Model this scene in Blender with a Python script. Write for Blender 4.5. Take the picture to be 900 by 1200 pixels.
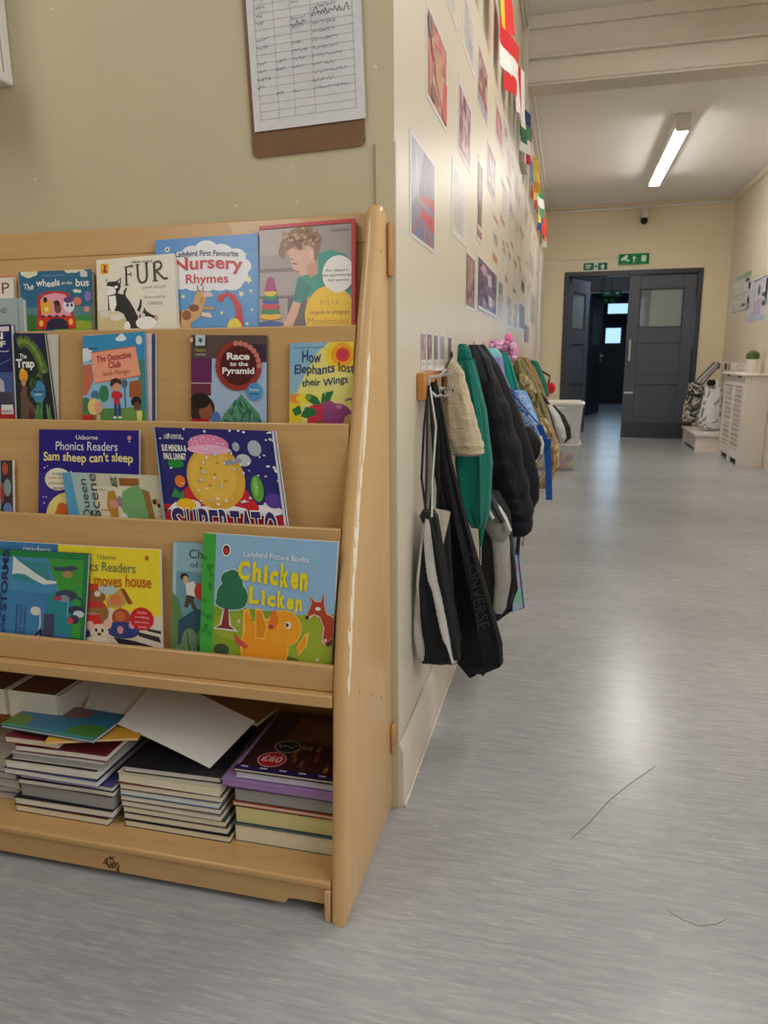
import bpy, bmesh, math, random
from mathutils import Vector, Matrix
random.seed(7)
for o in list(bpy.data.objects): bpy.data.objects.remove(o)
SC = bpy.context.scene
COL = SC.collection

# ------------------------------------------------------------------ camera
F_PX = 843.7                                   # focal length in pixels of the 900 x 1200 frame
YAW, PITCH, ROLL = (math.radians(a) for a in (-14.124, 12.181, -0.518))
CAM = Vector((0.343, -1.471, 1.035))
def _axes():
    f = Vector((math.sin(YAW), math.cos(YAW), 0)); r = Vector((math.cos(YAW), -math.sin(YAW), 0)); u = Vector((0, 0, 1))
    f2 = f * math.cos(PITCH) - u * math.sin(PITCH); u2 = u * math.cos(PITCH) + f * math.sin(PITCH)
    return r * math.cos(ROLL) + u2 * math.sin(ROLL), u2 * math.cos(ROLL) - r * math.sin(ROLL), f2
AX, AY, AZ = _axes()
cd = bpy.data.cameras.new('camera'); cam = bpy.data.objects.new('camera', cd); COL.objects.link(cam)
m = Matrix((AX, AY, -AZ)).transposed().to_4x4(); m.translation = CAM
cam.matrix_world = m
cd.sensor_width = 36; cd.sensor_fit = 'AUTO'; cd.lens = F_PX * 36 / 1200; cd.clip_start = 0.02; cd.clip_end = 100
cd.dof.use_dof = True; cd.dof.focus_distance = 1.4; cd.dof.aperture_fstop = 12.0
SC.camera = cam

# ------------------------------------------------------------------ light and exposure
SC.view_settings.view_transform = 'Standard'; SC.view_settings.look = 'None'
SC.view_settings.exposure = 0.95; SC.view_settings.gamma = 1.0; SC.view_settings.use_curve_mapping = False
w = bpy.data.worlds.new('world'); SC.world = w; w.use_nodes = True
w.node_tree.nodes['Background'].inputs[0].default_value = (0.80, 0.88, 1.0, 1); w.node_tree.nodes['Background'].inputs[1].default_value = 0.5
def area(name, loc, rot, sx, sy, power, col=(1, 1, 1)):
    d = bpy.data.lights.new(name, 'AREA'); d.shape = 'RECTANGLE'; d.size = sx; d.size_y = sy; d.energy = power; d.color = col
    o = bpy.data.objects.new(name, d); COL.objects.link(o); o.location = loc; o.rotation_euler = rot; return o
area('room_fill_light', (-1.2, -1.5, 2.9), (0, 0, 0), 0.4, 1.6, 9, (1, 0.98, 0.95))            # unseen lamp added to brighten the room wall and bookcase
area('side_fill_light', (2.0, -1.6, 1.7), (0, math.radians(90), 0), 1.3, 2.2, 20, (0.90, 0.95, 1.0))  # cool light added by the right-hand wall, near end; no window there
area('lobby_fill_light', (1.1, 8.9, 2.55), (math.radians(25), 0, 0), 0.3, 1.0, 15, (0.85, 0.92, 1.0))                 # unseen lamp added to lift the lobby faces turned to the camera
area('lobby_daylight', (1.3, 15.0, 1.7), (math.radians(-90), 0, 0), 1.2, 0.8, 5, (0.5, 0.76, 1.0))   # window light in the lobby beyond the doors

# ------------------------------------------------------------------ helpers
def ray(px, py): return AX * ((px - 450) / F_PX) - AY * ((py - 600) / F_PX) + AZ
def H(px, py, ax, val):
    "point of the place seen at a photo pixel, on the plane where coordinate ax equals val"
    d = ray(px, py); return CAM + d * ((val - CAM[ax]) / d[ax])
def HP(px, py, q, n):
    d = ray(px, py); return CAM + d * (n.dot(q - CAM) / n.dot(d))
def lin(c):
    c = [x / 255 for x in c]
    return tuple(x / 12.92 if x <= .04045 else ((x + .055) / 1.055) ** 2.4 for x in c) + (1.0,)

class MB:
    "collects geometry in world coordinates; build() links it as one mesh object"
    def __init__(s): s.v = []; s.f = []; s.c = []; s.m = []; s.sm = []
    def add(s, vs, fs, col=(255, 255, 255), mat=0, smooth=False):
        b = len(s.v); s.v += [Vector(v) for v in vs]
        for f in fs: s.f.append([b + i for i in f]); s.c.append(col); s.m.append(mat); s.sm.append(smooth)
    def box(s, x0, x1, y0, y1, z0, z1, col=(255, 255, 255), mat=0):
        v = [(x, y, z) for z in (z0, z1) for y in (y0, y1) for x in (x0, x1)]
        s.add(v, [(0, 2, 3, 1), (4, 5, 7, 6), (0, 1, 5, 4), (2, 6, 7, 3), (0, 4, 6, 2), (1, 3, 7, 5)], col, mat); return s
    def prism(s, pts, vec, col=(255, 255, 255), mat=0, side=None):
        n = len(pts); vec = Vector(vec); p = [Vector(q) for q in pts]
        s.add(p + [q + vec for q in p], [tuple(range(n)), tuple(range(2 * n - 1, n - 1, -1))], col, mat)
        s.add(p + [q + vec for q in p], [(i, (i + 1) % n, n + (i + 1) % n, n + i) for i in range(n)], side or col, mat); return s
    def loft(s, rings, col=(255, 255, 255), mat=0, cap=True, smooth=True, cols=None):
        n = len(rings[0]); vs = [p for r in rings for p in r]
        for i in range(len(rings) - 1):
            pass
        b = len(s.v); s.v += [Vector(v) for v in vs]
        for i in range(len(rings) - 1):
            for j in range(n):
                k = (j + 1) % n
                s.f.append([b + i * n + j, b + i * n + k, b + (i + 1) * n + k, b + (i + 1) * n + j])
                s.c.append(cols(i, j) if cols else col); s.m.append(mat); s.sm.append(smooth)
        if cap:
            for i in (0, len(rings) - 1):
                s.f.append([b + i * n + j for j in range(n)]); s.c.append(cols(min(i, len(rings) - 2), 0) if cols else col); s.m.append(mat); s.sm.append(False)
        return s
    def tube(s, pts, r, n=8, col=(255, 255, 255), mat=0):
        pts = [Vector(p) for p in pts]; rings = []
        for i, p in enumerate(pts):
            t = (pts[min(i + 1, len(pts) - 1)] - pts[max(i - 1, 0)]).normalized()
            a = t.cross(Vector((0, 0, 1)) if abs(t.z) < .9 else Vector((1, 0, 0))).normalized(); b = t.cross(a)
            rr = r[i] if isinstance(r, (list, tuple)) else r
            rings.append([p + a * rr * math.cos(k * 2 * math.pi / n) + b * rr * math.sin(k * 2 * math.pi / n) for k in range(n)])
        return s.loft(rings, col, mat)
    def lathe(s, c, prof, n=20, col=(255, 255, 255), mat=0):
        return s.loft([[Vector((c[0] + r * math.cos(k * 2 * math.pi / n), c[1] + r * math.sin(k * 2 * math.pi / n), c[2] + z)) for k in range(n)] for r, z in prof], col, mat)
    def ball(s, c, rx, ry, rz, n=14, col=(255, 255, 255), mat=0):
        rings = []
        for i in range(1, n):
            a = math.pi * i / n
            rings.append([Vector((c[0] + rx * math.sin(a) * math.cos(k * 2 * math.pi / n), c[1] + ry * math.sin(a) * math.sin(k * 2 * math.pi / n), c[2] + rz * math.cos(a))) for k in range(n)])
        return s.loft(rings, col, mat)
    def grid(s, fn, nu, nv, th, nrm, col=(255, 255, 255), mat=0, cols=None):
        "a thin curved sheet fn(u, v) with real thickness along nrm"
        nrm = Vector(nrm) * th; vs = [fn(i / nu, j / nv) for j in range(nv + 1) for i in range(nu + 1)]; N = len(vs); W = nu + 1
        b = len(s.v); s.v += [Vector(v) for v in vs] + [Vector(v) - nrm for v in vs]
        def q(f, c): s.f.append([b + i for i in f]); s.c.append(c); s.m.append(mat); s.sm.append(True)
        for j in range(nv):
            for i in range(nu):
                a = j * W + i; c = cols(i / nu, j / nv) if cols else col
                q((a, a + 1, a + W + 1, a + W), c); q((N + a + W, N + a + W + 1, N + a + 1, N + a), c)
        for i in range(nu):
            for j in (0, nv): a = j * W + i; q((a, a + 1, N + a + 1, N + a), cols(i / nu, min(j, nv - 1) / nv) if cols else col)
        for j in range(nv):
            for i in (0, nu): a = j * W + i; q((a, a + W, N + a + W, N + a), cols(min(i, nu - 1) / nu, j / nv) if cols else col)
        return s
    def build(s, name, mats, parent=None, loc=None, bevel=0, sub=0, normals=True, seg=2, sharp=True):
        me = bpy.data.meshes.new(name); o = bpy.data.objects.new(name, me)
        base = WL[parent.name].copy() if parent else None
        if base is None:
            if loc is None:
                xs = [v.x for v in s.v]; ys = [v.y for v in s.v]; loc = ((min(xs) + max(xs)) / 2, (min(ys) + max(ys)) / 2, min(v.z for v in s.v))
            base = Vector(loc); o.location = base
        me.from_pydata([tuple(v - base) for v in s.v], [], s.f)
        a = me.color_attributes.new('Col', 'FLOAT_COLOR', 'CORNER'); buf = []; cache = {}
        for p, c in zip(s.f, s.c):
            if c not in cache: cache[c] = lin(c)
            buf += cache[c] * len(p)
        a.data.foreach_set('color', buf)
        me.polygons.foreach_set('material_index', s.m); me.polygons.foreach_set('use_smooth', s.sm)
        for mt in (mats if isinstance(mats, (list, tuple)) else [mats]): me.materials.append(mt)
        if normals:
            bm = bmesh.new(); bm.from_mesh(me); bmesh.ops.recalc_face_normals(bm, faces=bm.faces); bm.to_mesh(me); bm.free()
        if sharp: me.set_sharp_from_angle(angle=math.radians(42))
        COL.objects.link(o); WL[o.name] = base
        if parent: o.parent = parent
        if bevel:
            md = o.modifiers.new('bevel', 'BEVEL'); md.width = bevel; md.segments = seg; md.limit_method = 'ANGLE'; md.angle_limit = math.radians(50)
        if sub:
            md = o.modifiers.new('sub', 'SUBSURF'); md.levels = md.render_levels = sub
        return o
WL = {}
def tag(o, label=None, cat=None, group=None, kind=None):
    if label: o['label'] = label
    if cat: o['category'] = cat
    if group: o['group'] = group
    if kind: o['kind'] = kind
    return o
def thing(name, label, cat, loc, group=None):
    o = bpy.data.objects.new(name, None); COL.objects.link(o); o.location = loc; o.empty_display_size = .02; WL[o.name] = Vector(loc)
    return tag(o, label, cat, group)

# ------------------------------------------------------------------ materials
def mat(name, rgb, rough=.5, noise=0, scale=20, stretch=(1, 1, 1), bump=0, bscale=None, spec=.5, metal=0, coat=0, rgb2=None, detail=4, sheen=0):
    mt = bpy.data.materials.new(name); mt.use_nodes = True; nt = mt.node_tree; b = nt.nodes['Principled BSDF']
    b.inputs['Roughness'].default_value = rough; b.inputs['Metallic'].default_value = metal; b.inputs['Specular IOR Level'].default_value = spec
    b.inputs['Coat Weight'].default_value = coat; b.inputs['Sheen Weight'].default_value = sheen
    tc = nt.nodes.new('ShaderNodeTexCoord'); mp = nt.nodes.new('ShaderNodeMapping'); mp.inputs['Scale'].default_value = stretch
    nt.links.new(tc.outputs['Object'], mp.inputs[0])
    if rgb == 'Col':
        at = nt.nodes.new('ShaderNodeAttribute'); at.attribute_name = 'Col'; src = at.outputs['Color']
    else:
        cn = nt.nodes.new('ShaderNodeRGB'); cn.outputs[0].default_value = lin(rgb); src = cn.outputs[0]
    if noise:
        nz = nt.nodes.new('ShaderNodeTexNoise'); nz.inputs['Scale'].default_value = scale; nz.inputs['Detail'].default_value = detail; nt.links.new(mp.outputs[0], nz.inputs['Vector'])
        if rgb2:
            cr = nt.nodes.new('ShaderNodeValToRGB'); cr.color_ramp.elements[0].position = .5 - noise; cr.color_ramp.elements[1].position = .5 + noise
            cr.color_ramp.elements[0].color = lin(rgb2); cr.color_ramp.elements[1].color = lin(rgb); nt.links.new(nz.outputs[0], cr.inputs[0]); src = cr.outputs[0]
        else:
            mr = nt.nodes.new('ShaderNodeMapRange'); mr.inputs['From Min'].default_value = .3; mr.inputs['From Max'].default_value = .7; mr.inputs['To Min'].default_value = 1 - noise; mr.inputs['To Max'].default_value = 1 + noise
            nt.links.new(nz.outputs[0], mr.inputs[0]); mx = nt.nodes.new('ShaderNodeVectorMath'); mx.operation = 'SCALE'
            nt.links.new(src, mx.inputs[0]); nt.links.new(mr.outputs[0], mx.inputs['Scale']); src = mx.outputs[0]
    nt.links.new(src, b.inputs['Base Color'])
    if bump:
        n2 = nt.nodes.new('ShaderNodeTexNoise'); n2.inputs['Scale'].default_value = bscale or scale; n2.inputs['Detail'].default_value = 3; nt.links.new(mp.outputs[0], n2.inputs['Vector'])
        bp = nt.nodes.new('ShaderNodeBump'); bp.inputs['Strength'].default_value = bump; bp.inputs['Distance'].default_value = .01
        nt.links.new(n2.outputs[0], bp.inputs['Height']); nt.links.new(bp.outputs[0], b.inputs['Normal'])
    return mt
def emis(name, rgb, st):
    mt = bpy.data.materials.new(name); mt.use_nodes = True; b = mt.node_tree.nodes['Principled BSDF']
    b.inputs['Base Color'].default_value = lin(rgb); b.inputs['Emission Color'].default_value = lin(rgb); b.inputs['Emission Strength'].default_value = st; return mt
M = dict(
    wall=mat('cream_wall_paint', (222, 211, 190), .36, .025, 2.2, bump=.05, bscale=130, spec=.5),
    room=mat('room_wall_paint', (206, 192, 158), .5, .03, 2.5, bump=.05, bscale=60, spec=.35),
    far=mat('yellow_wall_paint', (232, 217, 186), .45, .02, 2, spec=.4),
    ceil=mat('ceiling_paint', (234, 230, 226), .7, .015, 1.5, spec=.2),
    trim=mat('trim_gloss', (214, 206, 192), .3, .03, 6, spec=.5),
    skirt=mat('skirting_paint', (222, 210, 194), .35, .05, 9, spec=.5),
    wood=mat('beech_long_grain', (212, 172, 116), .34, .5, 9, (.6, 9, 9), bump=.03, bscale=60, rgb2=(194, 150, 96), coat=.15),
    woodv=mat('beech_upright_grain', (222, 182, 128), .32, .5, 8, (9, 9, .5), bump=.03, bscale=60, rgb2=(206, 162, 106), coat=.2),
    woodo=mat('orange_pine', (196, 128, 62), .4, .12, 30, (1, .3, 4)),
    bracket=mat('bracket_wood', (190, 142, 88), .45, .1, 30),
    print=mat('printed_card', 'Col', .32, .03, 40, spec=.5),
    matte=mat('matte_print', 'Col', .65, .03, 60, spec=.3),
    lam=mat('laminated_print', 'Col', .34, .02, 30, spec=.22, bump=.14, bscale=14),
    cloth=mat('woven_cloth', 'Col', .85, .14, 90, bump=.25, bscale=260, spec=.15, sheen=.1),
    nylon=mat('nylon_cloth', 'Col', .6, .1, 40, bump=.25, bscale=60, spec=.18),
    page=mat('book_pages', (226, 218, 200), .8, .12, 60, (.3, .3, 14), spec=.2),
    paper=mat('white_paper', (228, 224, 218), .7, .02, 8, spec=.2),
    door=mat('dark_grey_door_paint', (82, 86, 97), .4, .04, 6, spec=.4),
    doord=mat('door_frame_paint', (62, 64, 72), .4, .04, 6, spec=.4),
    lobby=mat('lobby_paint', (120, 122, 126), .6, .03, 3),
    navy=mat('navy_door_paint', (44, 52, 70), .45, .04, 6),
    steel=mat('brushed_steel', (206, 204, 200), .35, .05, 40, metal=.35),
    white=mat('white_gloss_board', (232, 224, 216), .4, .02, 7, spec=.45),
    plastic=mat('white_plastic', (226, 222, 216), .4, .02, 10),
    black=mat('black_plastic', (26, 26, 28), .35, .05, 20),
    hard=mat('brown_hardboard', (128, 92, 62), .4, .08, 30),
    leaf=mat('green_leaf', (96, 128, 60), .6, .35, 60),
    glow=emis('lit_diffuser', (255, 251, 244), 26.0),
    sky=emis('daylit_window', (176, 220, 250), .62),
    sign=emis('lit_sign_green', (10, 130, 70), .25), sign2=emis('lobby_sign_green', (14, 120, 80), .35),
)
def glassy(name, rgb, alpha, rough=.05):
    mt = mat(name, rgb, rough); mt.node_tree.nodes['Principled BSDF'].inputs['Alpha'].default_value = alpha; return mt
M['tub'] = glassy('clear_plastic', (226, 232, 238), .28, .25)
M['tubw'] = glassy('cloudy_plastic', (232, 238, 244), .62, .3)
M['glass'] = glassy('door_glass', (150, 165, 165), .35, .05)
M['pane_glare'] = mat('pale_pane_glare', (214, 220, 214), .6, .02, 12)  # pale colour standing for the reflection in the door pane
# linoleum: grey with long pale and dark streaks running across the corridor
def lino():
    mt = bpy.data.materials.new('grey_linoleum'); mt.use_nodes = True; nt = mt.node_tree; b = nt.nodes['Principled BSDF']
    tc = nt.nodes.new('ShaderNodeTexCoord'); src = None
    def nz(sc, st, det, lo, hi, c0, c1):
        mp = nt.nodes.new('ShaderNodeMapping'); mp.inputs['Scale'].default_value = st; nt.links.new(tc.outputs['Object'], mp.inputs[0])
        n = nt.nodes.new('ShaderNodeTexNoise'); n.inputs['Scale'].default_value = sc; n.inputs['Detail'].default_value = det; n.inputs['Roughness'].default_value = .6; nt.links.new(mp.outputs[0], n.inputs[0])
        r = nt.nodes.new('ShaderNodeValToRGB'); r.color_ramp.elements[0].position = lo; r.color_ramp.elements[1].position = hi; r.color_ramp.elements[0].color = lin(c0); r.color_ramp.elements[1].color = lin(c1); nt.links.new(n.outputs[0], r.inputs[0]); return r.outputs[0]
    a = nz(6, (1.7, 16, 1), 5, .25, .75, (163, 165, 168), (186, 187, 189)); p = nz(9, (2.0, 17, 1), 4, .53, .66, (0, 0, 0), (255, 255, 255)); c = nz(1.2, (.7, 1.2, 1), 2, .3, .7, (232, 232, 232), (255, 255, 255))
    mx = nt.nodes.new('ShaderNodeMixRGB'); mx.blend_type = 'MIX'; mx.inputs[2].default_value = lin((202, 201, 198)); fm = nt.nodes.new('ShaderNodeMath'); fm.operation = 'MULTIPLY'; fm.inputs[1].default_value = .6
    nt.links.new(p, fm.inputs[0]); nt.links.new(fm.outputs[0], mx.inputs[0]); nt.links.new(a, mx.inputs[1])
    m2 = nt.nodes.new('ShaderNodeMixRGB'); m2.blend_type = 'MULTIPLY'; m2.inputs[0].default_value = 1; nt.links.new(mx.outputs[0], m2.inputs[1]); nt.links.new(c, m2.inputs[2]); nt.links.new(m2.outputs[0], b.inputs['Base Color'])
    b.inputs['Roughness'].default_value = .26; b.inputs['Specular IOR Level'].default_value = .5
    n = nt.nodes.new('ShaderNodeTexNoise'); n.inputs['Scale'].default_value = 45; nt.links.new(tc.outputs['Object'], n.inputs[0]); bp = nt.nodes.new('ShaderNodeBump'); bp.inputs['Strength'].default_value = .05; bp.inputs['Distance'].default_value = .01; nt.links.new(n.outputs[0], bp.inputs['Height']); nt.links.new(bp.outputs[0], b.inputs['Normal'])
    return mt
M['floor'] = lino()
# ------------------------------------------------------------------ the room
XR, YF, HF, HN = 2.133, 8.03, 2.775, 3.03         # right wall, far wall, far and near ceiling heights
def struct(name, mb, mt, label=None, parent=None, bevel=0):
    o = mb.build(name, mt, parent, bevel=bevel)
    if not parent: o['kind'] = 'structure'
    if label: o['label'] = label
    return o
struct('floor', MB().box(-3.2, 3.0, -4.2, 16.2, -.08, 0), M['floor'], 'grey streaked linoleum floor')
struct('wall_left', MB().box(-3.2, -.2, 0, .2, 0, HN), M['room'])
# the corner block carries both paints: its room face and its corridor face
wb = MB(); wb.box(-.2, 0, 0, YF, 0, HN)
wb.m[2] = 1; wb.m[4] = 1
struct('wall_corridor', wb, [M['wall'], M['room']], 'cream corridor wall covered in posters')
struct('wall_right', MB().box(XR, XR + .15, -4.2, YF, 0, HN), M['wall'])
struct('wall_back', MB().box(-3.2, XR, -4.2, -4.05, 0, HN), M['room'])
struct('wall_side', MB().box(-3.35, -3.2, -4.2, .2, 0, HN), M['room'])
DX0, DX1, DZ = .264, 1.847, 2.022
fw = MB(); fw.box(-.2, DX0, YF, YF + .15, 0, HN); fw.box(DX1, XR + .15, YF, YF + .15, 0, HN); fw.box(DX0, DX1, YF, YF + .15, DZ, HN)
struct('wall_far', fw, M['far'], 'pale yellow end wall around the dark double doors')
struct('ceiling_far', MB().box(-.0, XR, 3.68, YF, HF, HF + .1), M['ceil'])
struct('ceiling_near', MB().box(-3.2, XR, -4.2, 3.5, HN, HN + .1), M['ceil'])
# beam with its mouldings
b = MB(); b.box(0, XR, 3.48, 3.68, 2.65, HN + .05)
b.box(0, XR, 3.455, 3.48, 2.955, HN); b.box(0, XR, 3.445, 3.48, 2.79, 2.803); b.box(0, XR, 3.46, 3.48, 2.803, 2.818); b.box(0, XR, 3.47, 3.48, 2.662, 2.668)
struct('beam', b, M['trim'], 'painted ceiling beam with mouldings across the corridor', bevel=.004)
c = MB()
c.box(0, .05, 3.68, YF, HF - .05, HF); c.box(0, .028, 3.68, YF, HF - .085, HF - .05)
struct('trim_1', c, M['trim'], bevel=.004)
c = MB(); c.box(0, .035, 3.4, 3.72, 2.2, 2.95); c.box(0, .03, -.0, 3.455, HN - .07, HN); c.box(0, .02, 0, 3.4, 2.93, 2.945)
struct('trim_2', c, M['trim'], bevel=.004)
c = MB(); c.box(XR - .04, XR, 3.68, YF, HF - .06, HF); struct('trim_3', c, M['wall'], bevel=.004)
c = MB(); c.box(.05, XR - .01, YF - .03, YF, HF - .035, HF); struct('trim_4', c, M['far'], bevel=.004)
c = MB(); c.box(-.037, .002, -.006, 0, 0, 1.44); c.box(0, .004, -.006, .0, 0, 1.44); struct('trim_5', c, M['room'], 'painted corner guard on the wall corner', bevel=.0015)
c = MB(); c.prism([(0, 0, 0), (.014, 0, 0), (.014, 0, .138), (.006, 0, .157), (0, 0, .157)], (0, YF - .01, 0)); c.box(.014, .02, 0, YF - .01, 0, .008, (90, 84, 78))
struct('baseboard_left', c, M['skirt'], bevel=.002)
c = MB(); c.box(XR - .016, XR, -4, 5.72, 0, .13); struct('baseboard_right', c, M['skirt'], bevel=.003)
c = MB(); c.box(DX1 + .07, XR - .02, YF - .016, YF, 0, .13); struct('baseboard_far', c, M['skirt'], bevel=.003)
# pipe under the far ceiling, drop wire to the camera
p = tag(MB().tube([(.06, YF - .03, 2.715), (XR - .03, YF - .03, 2.735)], .018, 10).build('conduit_pipe', M['plastic']), 'pale grey conduit pipe along the top of the end wall', 'pipe')
p = tag(MB().tube([(.05, YF - .006, 2.19), (.2, YF - .006, 2.165), (.45, YF - .006, 2.165), (.9, YF - .006, 2.175)], .006, 6).build('cable', M['plastic']), 'thin painted cable running to the green exit signs', 'cable')
tag(MB().box(.002, .02, 6.9, 7.95, .9, 2.2).build('notice_board', M['plastic'], bevel=.003), 'narrow pale blue white panel at the far end of the poster wall', 'panel')

# double doors
d = MB(); d.box(DX0, DX0 + .055, YF - .02, YF + .15, 0, DZ); d.box(DX1 - .055, DX1, YF - .02, YF + .15, 0, DZ); d.box(DX0 + .055, DX1 - .055, YF - .02, YF + .15, DZ - .055, DZ)
struct('trim_6', d, M['doord'], 'dark grey door frame', bevel=.004)
def leaf(name, ox, oy, ang, wd, mirror, handle, glassmat, label):
    "door leaf with one glazed upper panel and two recessed lower panels; local x along the leaf from the hinge"
    h = 1.955; W = wd; root = bpy.data.objects.new(name, None); COL.objects.link(root); root.location = (ox, oy, .008); root.rotation_euler = (0, 0, ang); WL[root.name] = Vector((0, 0, 0)); root['kind'] = 'structure'; root['label'] = label
    s = -1 if mirror else 1
    def X(a, b): return (min(a * s, b * s), max(a * s, b * s))
    g0, g1, st = 1.34, 1.80, .13
    L = MB(); T = .044
    L.box(*X(0, st), 0, T, 0, h); L.box(*X(W - st, W), 0, T, 0, h); L.box(*X(st, W - st), 0, T, g1, h); L.box(*X(st, W - st), 0, T, 1.16, g0); L.box(*X(st, W - st), 0, T, .66, .78); L.box(*X(st, W - st), 0, T, 0, .26)
    L.box(*X(st, W - st), .012, T - .012, .26, .66); L.box(*X(st, W - st), .012, T - .012, .78, 1.16)
    L.build('leaf_panel', M['door'], root, bevel=.003)
    MB().box(*X(st, W - st), .018, .026, g0, g1).build('door_glass', glassmat, root)
    if mirror: MB().box(*X(st + .005, W - st - .13), .034, .039, g0 + .005, g1 - .005).build('window_glare', M['pane_glare'], root)  # pale panel added behind the glass to paint its white reflection
    G = MB()
    for a, b2, c2, d2 in ((st, W - st, g0, g0 + .015), (st, W - st, g1 - .015, g1), (st, st + .015, g0, g1), (W - st - .015, W - st, g0, g1)): G.box(*X(a, b2), .004, .018, c2, d2)
    G.build('glazing_bead', M['doord'], root)
    MB().box(*X(.02, W - .02), -.003, 0, .01, .2).build('kick_plate', M['doord'], root)
    if handle:
        x = s * (W - .045); hd = MB(); hd.tube([(x, -.045, .95), (x, -.045, 1.2)], .014, 10); hd.tube([(x, 0, .965), (x, -.045, .965)], .016, 8); hd.tube([(x, 0, 1.185), (x, -.045, 1.185)], .016, 8)
        hd.build('pull_handle', M['steel'], root)
        pl = MB(); pl.box(x - .022 * 1, x + .022, -.002, 0, .94, 1.21); pl.build('handle_plate', M['door'], root)
        MB().box(*X(W - .12, W - .01), -.006, 0, .55, .575).build('bolt', M['steel'], root, bevel=.002)
    return root
leaf('door_1', DX1 - .06, YF + .02, 0, .76, True, True, M['glass'], 'closed dark grey right-hand door leaf with pale window and steel pull handle')
leaf('door_2', DX0 + .06, YF + .05, math.radians(68), .72, False, False, M['glass'], 'dark grey left-hand door leaf standing open into the lobby')
# lobby beyond
Y2 = 11.6
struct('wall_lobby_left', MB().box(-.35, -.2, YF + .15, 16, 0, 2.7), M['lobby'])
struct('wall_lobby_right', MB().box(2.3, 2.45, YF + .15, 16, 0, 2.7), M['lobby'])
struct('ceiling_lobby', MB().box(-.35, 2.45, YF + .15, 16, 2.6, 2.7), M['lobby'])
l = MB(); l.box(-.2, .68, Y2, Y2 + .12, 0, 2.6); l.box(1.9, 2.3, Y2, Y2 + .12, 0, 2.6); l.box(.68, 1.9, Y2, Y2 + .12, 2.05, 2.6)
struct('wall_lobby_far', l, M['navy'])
root = bpy.data.objects.new('door_3', None); COL.objects.link(root); root.location = (.68, Y2 - .02, .01); root.rotation_euler = (0, 0, math.radians(72)); WL[root.name] = Vector((0, 0, 0)); root['kind'] = 'structure'; root['label'] = 'navy lobby door leaf with steel lever handle'
L = MB(); L.box(0, .8, 0, .044, 0, 1.98); L.build('leaf_panel', M['navy'], root, bevel=.003)
hd = MB(); hd.box(.72, .76, -.008, 0, .9, 1.05); hd.tube([(.74, 0, 1.0), (.74, -.05, 1.0), (.6, -.05, .995)], .011, 8); hd.build('lever_handle', M['steel'], root)
MB().box(.18, .62, -.004, 0, 1.2, 1.8).build('door_glass', M['glass'], root)
# end doors with bright windows
Y3 = 15.2
def wx(px, y): return H(px, 380, 1, y).x
def wz(py, y): return H(720, py, 1, y).z
struct('wall_lobby_end', MB().box(-.2, 2.3, Y3, Y3 + .12, 0, 2.6), M['navy'])
e = MB(); x0, x1 = wx(711.5, Y3), wx(739.5, Y3); e.box(x0, x1, Y3 - .012, Y3 - .002, wz(367.5, Y3), wz(356, Y3)); e.build('window_1', M['sky'])['kind'] = 'structure'
e = MB(); e.box(wx(710.5, Y3), wx(728, Y3), Y3 - .012, Y3 - .002, wz(402, Y3), wz(384.5, Y3)); e.build('window_2', M['sky'])['kind'] = 'structure'
e = MB(); a, b2 = wx(710, Y3), wx(742, Y3)
e.box(a - .07, a - .0, Y3 - .03, Y3 - .002, 0, wz(352, Y3)); e.box(a - .0, b2, Y3 - .03, Y3 - .002, wz(379, Y3), wz(370, Y3)); e.box(a, b2, Y3 - .03, Y3 - .002, wz(355.5, Y3), wz(350, Y3))
struct('trim_7', e, M['navy'])
# ------------------------------------------------------------------ book display shelf
LIP = [(-.035, 1.262), (-.148, 1.093), (-.202, .9147), (-.266, .731), (-.325, .491)]      # (y, z) of each lip's front top edge; 0 is the rail
SX0, SX1 = -1.25, -.042                                                            # inner faces of the side panels
BK = thing('bookcase', 'beech picture-book display case with sloping tiers and a bottom shelf', 'bookcase', (-.65, -.19, 0))
PROF = [(-.383, 0), (-.006, 0), (-.006, 1.292), (-.022, 1.309), (-.038, 1.319), (-.053, 1.319), (-.067, 1.306), (-.079, 1.278), (-.092, 1.236), (-.147, 1.092), (-.202, .913), (-.27, .717), (-.309, .585), (-.333, .48), (-.342, .42), (-.351, .305), (-.368, .142)]
def inset(P, d):
    "profile moved inwards by d along the mean of its edge normals"
    out = []; n = len(P)
    for i in range(n):
        (ax, ay), (bx, by), (cx, cy) = P[i - 1], P[i], P[(i + 1) % n]
        l1, l2 = math.hypot(bx - ax, by - ay), math.hypot(cx - bx, cy - by); n1 = (-(by - ay) / l1, (bx - ax) / l1); n2 = (-(cy - by) / l2, (cx - bx) / l2)
        k = max(.35, 1 + n1[0] * n2[0] + n1[1] * n2[1]); out.append((bx + d * (n1[0] + n2[0]) / k, by + d * (n1[1] + n2[1]) / k))
    return out
for x in (SX1, SX0 - .032):
    pn = MB(); rings = []
    for a in (0, 22, 45, 67, 90, 270, 293, 315, 338, 360):
        c, s_ = math.cos(math.radians(a)), math.sin(math.radians(a)); xx = x + (.032 - .0125 + .0125 * s_ if a > 180 and False else (.0125 - .0125 * c if a <= 90 else .032 - .0125 + .0125 * c)); rings.append([Vector((xx, y, z)) for y, z in inset(PROF, .0125 * (1 - abs(s_)))])
    o = pn.loft(rings).build('side_panel', M['woodv'], BK)
    for z0, z1 in ((1.19, 1.29), (.15, .22)):
        br = MB(); s = 1 if x == SX1 else -1; xx = x + .032 if s == 1 else x
        br.box(min(xx, xx + .009 * s), max(xx, xx + .009 * s), -.03, -.006, z0, z1); br.build('bracket', M['bracket'], o, bevel=.004)
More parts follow.
